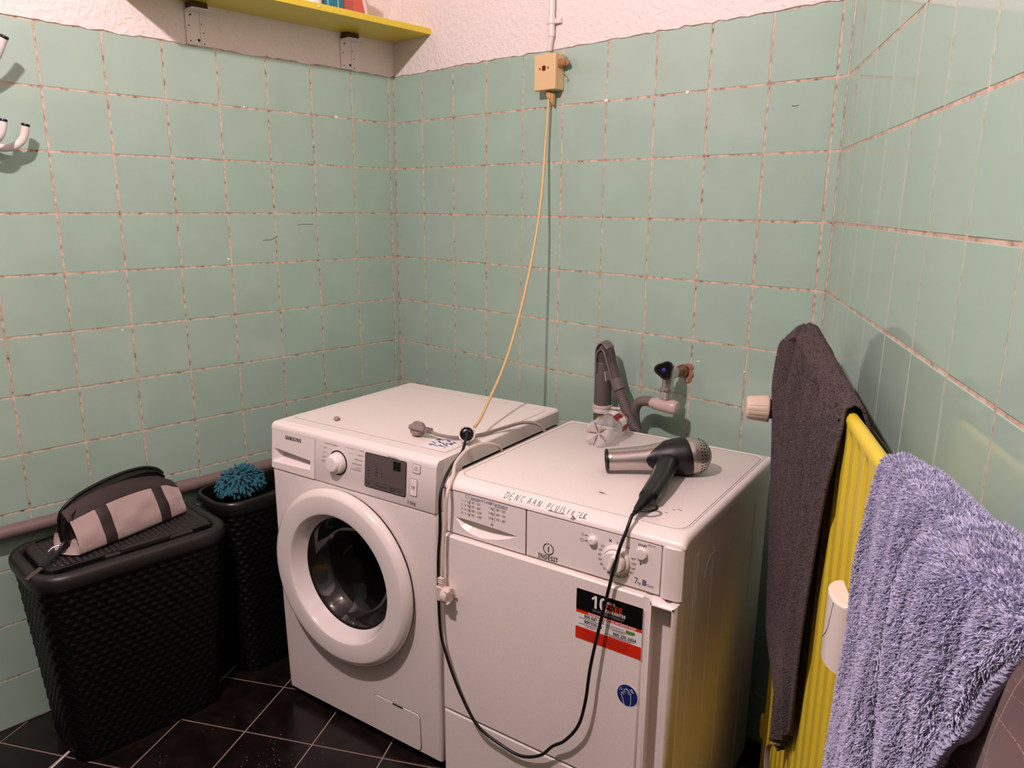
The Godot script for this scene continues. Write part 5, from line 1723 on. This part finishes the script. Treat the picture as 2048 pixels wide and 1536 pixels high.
	mb.lathe([Vector2(0.0, -0.03), Vector2(0.013, -0.029), Vector2(0.017, -0.02), Vector2(0.0195, 0.0), Vector2(0.021, 0.004), Vector2(0.021, 0.008), Vector2(0.02, 0.0095), Vector2(0.0165, 0.0098), Vector2(0.016, 0.007), Vector2(0.0155, -0.012), Vector2(0.0, -0.012)], 36, at(Vector3.ZERO, Basis(Vector3.RIGHT, PI / 2)))
	obj("socket_shell", mb, mat(Color(0.87, 0.82, 0.79), 0.35), s, Vector3.ZERO, sb)
	for a in [0.5, 1.9, 2.3, 3.9, 5.1, 5.4]:
		mb = MB.new()
		mb.prism(disc(0.0183 * cos(a), 0.0183 * sin(a), 0.001, 0.001, 8), 0.0095, 0.0102)
		obj("small_hole", mb, M.dark_gap, s, Vector3.ZERO, sb)
	var hp := thing("dryer_plug", "black plug pushed into the round white socket", "plug", Vector3(0.914, 0.8415, 0.5245))
	mb = MB.new()
	mb.lathe([Vector2(0.0, -0.0115), Vector2(0.0152, -0.0115), Vector2(0.0152, 0.002), Vector2(0.0125, 0.006), Vector2(0.008, 0.0075), Vector2(0.006, 0.014), Vector2(0.0045, 0.02), Vector2(0.0, 0.0205)], 28, at(Vector3.ZERO, Basis(Vector3.RIGHT, PI / 2)))
	for sgn in [-1, 1]:
		mb.rbox(Vector3(0.005, 0.0032, 0.014), 0.001, at(Vector3(0.0015, 0.0142 * sgn, 0.001)), 1)
	obj("plug_body", mb, M.black_plastic, hp, Vector3.ZERO, sb)
	# black cord of the hair dryer: from the plug, down the gap, a loop across the front, up to the handle
	var start := Vector3(0.914, 0.8415, 0.5245)
	pts = smooth([start + look * 0.018, start + look * 0.03 + Vector3(0.001, -0.012, 0.004), dr(-0.045, 0.822, -0.125), dr(-0.002, 0.822, -0.03), dr(0.012, 0.785, 0.02), dr(0.014, 0.705, 0.026), dr(0.011, 0.625, 0.03), dr(0.016, 0.486, 0.033), dr(0.034, 0.422, 0.035), dr(0.071, 0.344, 0.035), dr(0.116, 0.281, 0.033), dr(0.172, 0.256, 0.028), dr(0.224, 0.25, 0.026), dr(0.273, 0.277, 0.03), dr(0.303, 0.314, 0.033), dr(0.332, 0.342, 0.035), dr(0.362, 0.391, 0.037), dr(0.376, 0.451, 0.038), dr(0.384, 0.531, 0.037), dr(0.4, 0.636, 0.03), dr(0.422, 0.761, 0.022), dr(0.431, 0.805, 0.009), dr(0.432, 0.827, -0.008), dr(0.430, 0.826, -0.02), dr(0.4285, 0.826, -0.03)], 10)
	mb = MB.new()
	mb.tube(pts, 0.0033, 10)
	tag(obj("black_cord", mb, M.black_rubber), "black cord looping across the front of the tumble dryer up to the hair dryer", "cord")
	# dryer's own white lead with an angled plug hanging down the front
	var w := thing("white_plug_lead", "white lead with an angled plug hanging unplugged in front of the gap between the machines", "power lead", dr(0.02, 0.575, 0.03), DR_TURN)
	var inv := Transform3D(Basis(Vector3.UP, DR_TURN), dr(0.02, 0.575, 0.03)).affine_inverse()
	pts = []
	for p in smooth([dr(-0.028, 0.62, -0.3), dr(-0.022, 0.76, -0.265), dr(-0.014, 0.81, -0.235), dr(-0.012, 0.831, -0.196), dr(-0.012, 0.842, -0.15), dr(-0.012, 0.843, -0.11), dr(-0.01, 0.836, -0.08), dr(0.0, 0.827, -0.045), dr(0.02, 0.816, -0.012), dr(0.03, 0.788, 0.02), dr(0.027, 0.738, 0.024), dr(0.023, 0.672, 0.028), dr(0.023, 0.63, 0.03), dr(0.021, 0.606, 0.03)], 8): pts.append(inv * p)
	mb = MB.new()
	mb.tube(pts, 0.004, 10)
	var pw := mat(Color(0.85, 0.79, 0.74), 0.35)
	obj("lead", mb, pw, w)
	mb = MB.new()
	mb.rbox(Vector3(0.0175, 0.034, 0.018), 0.003, at(Vector3(-0.0015, -0.012, 0.0)))
	mb.rbox(Vector3(0.012, 0.02, 0.013), 0.002, at(Vector3(0, 0.014, 0)))
	for i in 3: mb.rbox(Vector3(0.0135, 0.0022, 0.0145), 0.0008, at(Vector3(0, 0.0135 + 0.0048 * i, 0)), 1)
	obj("plug_grip", mb, pw, w)
	mb = MB.new()
	mb.lathe([Vector2(0.0, 0.0), Vector2(0.0165, 0.0), Vector2(0.018, 0.004), Vector2(0.018, 0.013), Vector2(0.016, 0.016), Vector2(0.0, 0.016)], 24, at(Vector3(0.006, -0.013, 0.0), Basis(Vector3.BACK, -PI / 2)))
	for s2 in [-1, 1]: mb.rbox(Vector3(0.012, 0.004, 0.01), 0.001, at(Vector3(0.02, -0.013 + 0.013 * s2, 0.008)), 1)
	obj("plug_disc", mb, pw, w)
	mb = MB.new()
	for s2 in [-1, 1]: mb.tube([Vector3(0.02, -0.013, 0.0085 * s2), Vector3(0.03, -0.013, 0.0085 * s2)], 0.0023, 8)
	obj("plug_pin", mb, M.chrome, w)
	# grey plug lying on the washing machine, its lead running over the dryer's edge
	var g := thing("grey_plug_lead", "grey plug and lead lying loose on top of the washing machine", "power lead", wm(0.402, 0.836, -0.112), WM_TURN)
	var gm := mat(Color(0.55, 0.49, 0.47), 0.45)
	plug(g, Vector3.ZERO, Basis(Vector3.UP, 0.05) * Basis(Vector3.RIGHT, -0.45) * Basis(Vector3.BACK, PI), gm)
	inv = Transform3D(Basis(Vector3.UP, WM_TURN), wm(0.402, 0.836, -0.112)).affine_inverse()
	pts = []
	for p in smooth([wm(0.444, 0.835, -0.112), wm(0.468, 0.829, -0.118), wm(0.5, 0.823, -0.142), wm(0.527, 0.8215, -0.187), wm(0.548, 0.825, -0.256), wm(0.567, 0.829, -0.315), wm(0.59, 0.829, -0.338), wm(0.61, 0.822, -0.348), wm(0.624, 0.80, -0.352), wm(0.627, 0.74, -0.35), wm(0.625, 0.6, -0.34)], 8): pts.append(inv * p)
	mb = MB.new()
	mb.tube(pts, 0.0042, 10)
	obj("lead", mb, gm, g)

# ------------------------------------------------------------------ shelf, hooks
func shelf_and_hooks() -> void:
	var t := thing("wall_shelf", "yellow painted shelf board on white metal brackets in the top left corner", "shelf", Vector3(0.0, 1.896, 0.0))
	var mb := MB.new()
	mb.rbox(Vector3(0.197, 0.0185, 0.888), 0.002, at(Vector3(0.1005, 0.0093, 0.4465)))
	obj("board", mb, M.yellow, t)
	mb = MB.new()
	mb.lathe([Vector2(0.0035, -0.001), Vector2(0.0032, 0.0015), Vector2(0.002, 0.0028), Vector2(0.0, 0.003)], 12, at(Vector3(0.199, 0.0095, 0.41), Basis(Vector3.BACK, -PI / 2)))
	obj("pin", mb, M.white_hook, t)
	for z in [0.183, 0.677]:
		mb = MB.new()
		mb.rbox(Vector3(0.003, 0.088, 0.058), 0.001, at(Vector3(0.0042, -0.062, z)), 1)
		mb.rbox(Vector3(0.048, 0.003, 0.058), 0.001, at(Vector3(0.025, -0.0195, z)), 1)
		mb.rbox(Vector3(0.002, 0.084, 0.004), 0.0008, at(Vector3(0.006, -0.063, z - 0.012)), 1)
		var br := obj("bracket", mb, M.white_hook, t)
		for q in [[-0.014, -0.03, 0.003], [0.013, -0.05, 0.004], [-0.02, -0.058, 0.002], [0.02, -0.072, 0.002], [-0.018, -0.096, 0.002], [0.005, -0.092, 0.0042], [0.02, -0.1, 0.002]]:
			mb = MB.new()
			mb.lathe([Vector2(q[2], 0.0), Vector2(q[2] * 0.8, 0.0005), Vector2(0.0, 0.0005)], 10, at(Vector3(0.0056, q[1], z - q[0]), Basis(Vector3.BACK, -PI / 2)))
			obj("screw_hole", mb, M.dark_gap, br)
		mb = MB.new()
		mb.rbox(Vector3(0.03, 0.017, 0.05), 0.002, at(Vector3(0.017, -0.0095, z)), 1)
		obj("wood_block", mb, mat(Color(0.30, 0.16, 0.08), 0.6), t)
	# things standing on the shelf
	var top := 1.9147
	var b := thing("detergent_bottle", "white and teal bottle standing on the yellow shelf", "bottle", Vector3(0.13, top, 0.323))
	mb = MB.new()
	mb.rbox(Vector3(0.05, 0.16, 0.06), 0.01, at(Vector3(0, 0.08, 0.0)))
	obj("bottle_body", mb, mat(Color(0.10, 0.45, 0.52), 0.35), b)
	mb = MB.new()
	mb.lathe([Vector2(0.0, 0.16), Vector2(0.02, 0.161), Vector2(0.02, 0.19), Vector2(0.018, 0.194), Vector2(0.0, 0.195)], 20)
	obj("cap", mb, M.white_ink, b)
	mb = MB.new()
	mb.rbox(Vector3(0.002, 0.15, 0.0012), 0.0004, at(Vector3(0.0252, 0.08, -0.006)), 1)
	obj("label_line", mb, M.white_ink, b)
	var wb := thing("white_bottle", "white plastic bottle with a rounded body at the left end of the visible shelf items", "bottle", Vector3(0.14, top, 0.392))
	mb = MB.new()
	mb.lathe([Vector2(0.0, 0.0), Vector2(0.022, 0.0), Vector2(0.025, 0.004), Vector2(0.0255, 0.06), Vector2(0.021, 0.09), Vector2(0.012, 0.105), Vector2(0.012, 0.125), Vector2(0.0, 0.126)], 24)
	obj("bottle_body", mb, mat(Color(0.87, 0.85, 0.83), 0.35), wb)
	var pk := thing("pink_packet", "salmon pink packet with a white edge leaning at the right end of the shelf items", "packet", Vector3(0.13, top, 0.252))
	mb = MB.new()
	mb.prism(PackedVector2Array([Vector2(-0.055, 0.0), Vector2(0.045, 0.0), Vector2(0.01, 0.13), Vector2(-0.065, 0.13)]), -0.014, 0.014, 0.004, at(Vector3.ZERO, Basis(Vector3.UP, PI / 2)))
	obj("packet_body", mb, mat(Color(0.78, 0.36, 0.29), 0.5), pk)
	mb = MB.new()
	mb.prism(PackedVector2Array([Vector2(0.043, 0.0), Vector2(0.054, 0.0), Vector2(0.02, 0.13), Vector2(0.0085, 0.13)]), -0.0145, 0.0145, 0.002, at(Vector3.ZERO, Basis(Vector3.UP, PI / 2)))
	obj("white_edge", mb, mat(Color(0.86, 0.8, 0.76), 0.6), pk)
	for k in 4:
		mb = MB.new()
		mb.rbox(Vector3(0.0006, 0.0016, 0.03 - 0.005 * (k % 2)), 0.0002, at(Vector3(0.0143, 0.02 + 0.0055 * k, 0.018)), 1)
		obj("print_line", mb, M.soft_ink, pk)
	# white coat hooks at the left edge
	t = thing("coat_hook", "white tubular coat hook with black end caps on the left tiled wall", "coat hook", Vector3(0.0, 1.58, 1.225))
	mb = MB.new()
	mb.rbox(Vector3(0.012, 0.16, 0.04), 0.004, at(Vector3(0.006, -0.01, 0.0)))
	obj("back_plate", mb, M.white_hook, t)
	var arms := [
		[Vector3(0.012, 0.04, -0.005), Vector3(0.035, 0.062, -0.025), Vector3(0.06, 0.105, -0.05), Vector3(0.078, 0.15, -0.068)],
		[Vector3(0.012, -0.06, -0.012), Vector3(0.026, -0.086, -0.03), Vector3(0.034, -0.087, -0.062), Vector3(0.042, -0.068, -0.086), Vector3(0.047, -0.034, -0.095)],
		[Vector3(0.012, -0.065, -0.002), Vector3(0.045, -0.088, -0.008), Vector3(0.07, -0.075, -0.025), Vector3(0.078, -0.055, -0.037), Vector3(0.08, -0.03, -0.042)]]
	for a in arms:
		mb = MB.new()
		var p := smooth(a, 6)
		mb.tube(p, 0.0088, 14)
		var arm := obj("hook_arm", mb, M.white_hook, t)
		var e: Vector3 = p[p.size() - 1]
		var d: Vector3 = (e - p[p.size() - 2]).normalized()
		mb = MB.new()
		mb.tube([e - d * 0.004, e + d * 0.0012, e + d * 0.002], [0.0091, 0.0091, 0.0075], 14)
		obj("end_cap", mb, M.black_plastic, arm)

# ------------------------------------------------------------------ hair dryer, bottle, bits
func small_things() -> void:
	var T := 0.8115
	# hair dryer: axis from the nozzle to the grille, in the frame of the tumble dryer
	var a := Vector3(0.268, T + 0.0265, -0.229)
	var b := Vector3(0.457, T + 0.043, -0.348)
	var axis := (b - a).normalized()
	var L := a.distance_to(b)
	var t := thing("hair_dryer", "silver and black hair dryer lying on top of the tumble dryer", "hair dryer", dr(0.36, T, -0.27), DR_TURN)
	var org := Vector3(0.36, T, -0.27)
	var up := (Vector3.UP - axis * axis.y).normalized()
	var side := axis.cross(up)          # towards the viewer
	var prof := [[0.0, 0.0225], [0.004, 0.0242], [0.05, 0.0252], [0.09, 0.0278], [0.12, 0.0325], [0.145, 0.0378], [0.17, 0.0408], [0.19, 0.0402], [0.205, 0.0365], [0.215, 0.031], [0.223, 0.022], [0.2275, 0.011], [0.229, 0.0001]]
	var rad := func(x: float) -> float: return interp(prof, x * 0.229 / L)[0]
	var band := func(from: Callable, to: Callable, n: int, grow: float) -> MB:
		var rows := []
		for i in n + 1:
			var row := PackedVector3Array()
			for k in 48:
				var an := TAU * k / 48
				var x: float = lerpf(from.call(an), to.call(an), i / float(n))
				var r: float = rad.call(x) + grow * (0.35 if i == 0 or i == n else 1.0)
				row.append(a - org + axis * x + (up * cos(an) + side * sin(an)) * r)
			rows.append(row)
		var m := MB.new()
		m.grid(rows, true, axis.dot(up.cross(side)) < 0)
		return m
	# black section starts further forward on the side that faces the viewer
	var fore := func(an: float) -> float: return L * (0.53 - 0.165 * maxf(0.0, cos(an - 1.35)) ** 1.6 + 0.02 * cos(an))
	var aft := func(an: float) -> float: return L * (0.775 + 0.03 * cos(an - 2.1))
	var start := func(_an: float) -> float: return 0.0
	var finish := func(_an: float) -> float: return L
	var silver := mat(Color(0.76, 0.72, 0.70), 0.28, 0.85)
	obj("silver_barrel", band.call(start, fore, 14, 0.0), silver, t)
	obj("black_shell", band.call(fore, aft, 14, 0.0012), mat(Color(0.045, 0.038, 0.037), 0.42), t)
	var rear := obj("silver_rear", band.call(aft, finish, 16, 0.0), silver, t)
	var mb := MB.new()
	var frame := Transform3D(Basis(up.cross(axis), axis, -up), a - org)
	frame.basis = Basis(side, axis, side.cross(axis))
	mb.lathe([Vector2(0.0, 0.006), Vector2(0.0195, 0.006), Vector2(0.0215, 0.0), Vector2(0.0225, -0.0015), Vector2(0.0245, -0.001), Vector2(0.0248, 0.0035), Vector2(0.024, 0.0045)], 40, frame)
	obj("nozzle_ring", mb, M.black_plastic, t)
	mb = MB.new()
	for k in 30:
		var an := TAU * k / 30
		for q in [0.885, 0.915]:
			var x: float = L * q
			var r: float = rad.call(x) + 0.0004
			var d := up * cos(an) + side * sin(an)
			var slope: float = (rad.call(x + 0.002) - rad.call(x - 0.002)) / 0.004
			var nn := (d - axis * slope).normalized()
			var tang := axis.cross(d).normalized()
			mb.prism(disc(0, 0, 0.0013, 0.0022, 8), 0.0, 0.0004, 0.0, Transform3D(Basis(tang, nn.cross(tang), nn), a - org + axis * x + d * (r - 0.0003)))
	for q in [0.94, 0.965, 0.985]:
		mb.lathe([Vector2(rad.call(L * q) - 0.001, L * q - 0.0012), Vector2(rad.call(L * q) + 0.0008, L * q), Vector2(rad.call(L * q) - 0.001, L * q + 0.0012)], 36, frame)
	obj("grille_hole", mb, M.black_plastic, rear)
	# handle with strain relief and hanging loop
	var hp := smooth([Vector3(0.392, T + 0.036, -0.272), Vector3(0.399, T + 0.032, -0.235), Vector3(0.410, T + 0.026, -0.185), Vector3(0.418, T + 0.022, -0.135), Vector3(0.424, T + 0.019, -0.095)], 6)
	var hl := []
	var hr := []
	for i in hp.size():
		hl.append(hp[i] - org)
		hr.append(lerpf(0.0235, 0.0185, i / float(hp.size() - 1)) - (0.002 if i == 0 else 0.0) - (0.003 if i == hp.size() - 1 else 0.0))
	mb = MB.new()
	mb.tube(hl, hr, 20, true, 0.78, Vector3.UP)
	var handle := obj("handle", mb, mat(Color(0.03, 0.028, 0.028), 0.35), t)
	mb = MB.new()
	mb.tube(smooth([hl[6] + Vector3(0.018, 0.004, 0), hl[14] + Vector3(0.019, 0.0, 0), hl[22] + Vector3(0.016, -0.002, 0)], 5), 0.0025, 6)
	obj("switch_rail", mb, M.black_plastic, handle)
	var rp := []
	var rr := []
	for i in 31:
		var k := i / 30.0
		rp.append(Vector3(0.424, T + 0.019, -0.095).lerp(Vector3(0.4285, T + 0.0145, -0.028), k) - org)
		rr.append(lerpf(0.0135, 0.0045, k) + (0.0012 if i % 3 == 0 and i < 26 else 0.0))
	mb = MB.new()
	mb.tube(rp, rr, 14)
	obj("strain_relief", mb, M.black_rubber, t)
	mb = MB.new()
	mb.tube(smooth([Vector3(0.432, T + 0.018, -0.075), Vector3(0.447, T + 0.016, -0.08), Vector3(0.455, T + 0.015, -0.068), Vector3(0.446, T + 0.013, -0.052), Vector3(0.432, T + 0.013, -0.048)].map(func(p): return p - org), 6), 0.0026, 8)
	obj("hanging_loop", mb, M.black_rubber, t)
	mb = MB.new()
	mb.lathe([Vector2(0.0048, 0.0), Vector2(0.0045, 0.0012), Vector2(0.0025, 0.002), Vector2(0.0, 0.0022)], 14, Transform3D(Basis.from_scale(Vector3(0.8, 1, 1.3)), Vector3.ZERO), 90.0)
	var nrm := (side * 0.98 + up * -0.05).normalized()
	var bx := nrm.cross(axis).normalized()
	obj("cool_button", mb, mat(Color(0.45, 0.55, 0.8), 0.25), t, a - org + axis * (L * 0.52) + (up * -0.18 + side * 0.98) * (rad.call(L * 0.52) + 0.001), Basis(axis, nrm, axis.cross(nrm)))
	text(t, "2000", 0.004, a - org + axis * (L * 0.28) + (up * 0.96 + side * 0.28) * 0.0262, M.soft_ink, Basis(axis, (up * 0.28 - side * 0.96).normalized(), (up * 0.96 + side * 0.28).normalized()))
	# crushed clear bottle lying at the back of the tumble dryer
	var bt := thing("plastic_bottle", "crushed empty clear plastic bottle with a red and yellow label lying on the tumble dryer", "bottle", dr(0.17, T + 0.0315, -0.372), DR_TURN + 0.05)
	var rows := []
	var bp := [[0.0001, -0.012], [0.012, -0.008], [0.022, 0.001], [0.0285, 0.0], [0.0315, -0.004], [0.0325, -0.012], [0.031, -0.03], [0.0325, -0.05], [0.03, -0.07], [0.0325, -0.095], [0.031, -0.112], [0.025, -0.13], [0.016, -0.142], [0.0125, -0.148], [0.0125, -0.162], [0.0001, -0.163]]
	for i in bp.size():
		var row := PackedVector3Array()
		for k in 50:
			var an := TAU * k / 50
			var r: float = bp[i][0]
			var z: float = bp[i][1]
			if i in [1, 2, 3, 4]:
				z += 0.006 * cos(5.0 * an) * (1.0 if i < 4 else 0.4)
				r *= 1.0 + 0.05 * cos(5.0 * an)
			elif i > 4 and i < 12:
				r *= 1.0 + 0.07 * sin(3.0 * an + i * 1.7) + 0.05 * sin(5.0 * an - i * 2.3)
			row.append(Vector3(r * cos(an), maxf(r * sin(an), -0.031), z))
		rows.append(row)
	mb = MB.new()
	mb.grid(rows, true, true)
	var pet := mat(Color(0.9, 0.88, 0.87, 0.34), 0.05)
	pet.transparency = BaseMaterial3D.TRANSPARENCY_ALPHA
	obj("bottle_wall", mb, pet, bt)
	for q in [[0.2, 0.75, 0.072, 0.105, Color(0.88, 0.86, 0.84)], [0.8, 1.15, 0.06, 0.1, Color(0.5, 0.06, 0.07)], [1.2, 2.2, 0.07, 0.108, Color(0.86, 0.82, 0.8)], [2.25, 2.75, 0.045, 0.075, Color(0.9, 0.68, 0.12)], [-0.3, 0.15, 0.08, 0.11, Color(0.55, 0.08, 0.09)]]:
		rows = []
		for i in 5:
			var row := PackedVector3Array()
			for k in 9:
				var an: float = lerpf(q[0], q[1], k / 8.0)
				var r := 0.0338 + 0.0012 * sin(an * 5.0 + i)
				row.append(Vector3(r * cos(an), r * sin(an), -lerpf(q[2], q[3], i / 4.0)))
			rows.append(row)
		mb = MB.new()
		mb.grid(rows, false, true)
		obj("label_scrap", mb, mat(q[4], 0.5), bt)
	mb = MB.new()
	for k in 5:
		var an := TAU * (k + 0.5) / 5
		mb.tube([Vector3(0.004 * cos(an), 0.004 * sin(an), -0.009), Vector3(0.016 * cos(an), 0.016 * sin(an), -0.007), Vector3(0.027 * cos(an), 0.027 * sin(an), -0.005)], 0.0012, 6)
	obj("base_rib", mb, mat(Color(0.45, 0.2, 0.2), 0.2), bt)
	mb = MB.new()
	mb.lathe([Vector2(0.0, -0.002), Vector2(0.0142, -0.002), Vector2(0.0145, 0.012), Vector2(0.0, 0.013)], 20, at(Vector3(0, 0, -0.152), Basis(Vector3.RIGHT, -PI / 2)))
	obj("bottle_cap", mb, mat(Color(0.5, 0.08, 0.09), 0.4), bt)
	# pale round stain-like disc on the tumble dryer, crumpled scrap on the washing machine
	mb = MB.new()
	mb.prism(disc(0, 0, 0.012, 0.0085, 24), 0.0, 0.001, 0.0005, Transform3D(Basis(Vector3.RIGHT, Vector3.FORWARD, Vector3.UP), Vector3.ZERO))
	var dc := thing("plastic_disc", "small pale worn disc on the tumble dryer in front of the hair dryer", "disc", dr(0.318, T + 0.0001, -0.112), DR_TURN)
	obj("disc", mb, mat(Color(0.86, 0.83, 0.78), 0.5), dc)
	mb = MB.new()
	for q in [[0.001, 0.0, 0.005], [-0.003, 0.001, 0.003], [0.0045, -0.0005, 0.003]]:
		mb.prism(disc(q[0], q[1], q[2], q[2] * 0.45, 7), 0.001, 0.0013, 0.0, Transform3D(Basis(Vector3.RIGHT, Vector3.FORWARD, Vector3.UP), Vector3.ZERO))
	obj("worn_print", mb, M.soft_ink, dc)
	var cr := thing("crumpled_scrap", "small crumpled pale scrap on top of the washing machine", "scrap", wm(0.139, 0.8162, -0.095))
	mb = MB.new()
	rows = []
	for i in 7:
		var row := PackedVector3Array()
		for k in 12:
			var e := -PI / 2 + PI * i / 6.0
			var an := TAU * k / 12
			var r := 0.0075 * (1 + 0.35 * sin(3.0 * an + i * 2.0) * cos(e) + 0.2 * sin(7.0 * an))
			row.append(Vector3(r * cos(e) * cos(an), 0.006 + 0.006 * sin(e), -r * cos(e) * sin(an)))
		rows.append(row)
	mb.grid(rows, true)
	obj("scrap", mb, mat(Color(0.62, 0.56, 0.5), 0.8), cr)
	# lint and crumbs on the floor
	mb = MB.new()
	for k in 420:
		var x := rng.randf_range(0.38, 0.95)
		var z := rng.randf_range(0.72, 1.12)
		if z < 0.86 - (x - 0.4) * 0.17 and rng.randf() < 0.6: continue
		var clump := sin(x * 23.0) + sin(z * 31.0 + x * 9.0)
		if clump < rng.randf_range(-0.8, 1.4): continue
		var s := rng.randf_range(0.0007, 0.0026)
		mb.prism(disc(x, -z, s, s * rng.randf_range(0.4, 0.9), 5), 0.0, s * 0.5, s * 0.2, Transform3D(Basis(Vector3.RIGHT, Vector3.FORWARD, Vector3.UP), Vector3.ZERO), false)
	var lint := obj("lint", mb, mat(Color(0.42, 0.37, 0.34), 0.95))
	lint.set_meta("kind", "stuff")
	tag(lint, "pale lint crumbs scattered on the black floor tiles", "lint")
	mb = MB.new()
	mb.rbox(Vector3(0.005, 0.003, 0.3), 0.001, at(Vector3.ZERO), 1)
	var sk := obj("white_stick", mb, mat(Color(0.9, 0.88, 0.85), 0.4), self, Vector3(0.29, 0.0018, 1.385), Basis(Vector3.UP, 0.56))
	tag(sk, "thin straight white stick lying on the floor beside the lidded hamper", "stick")
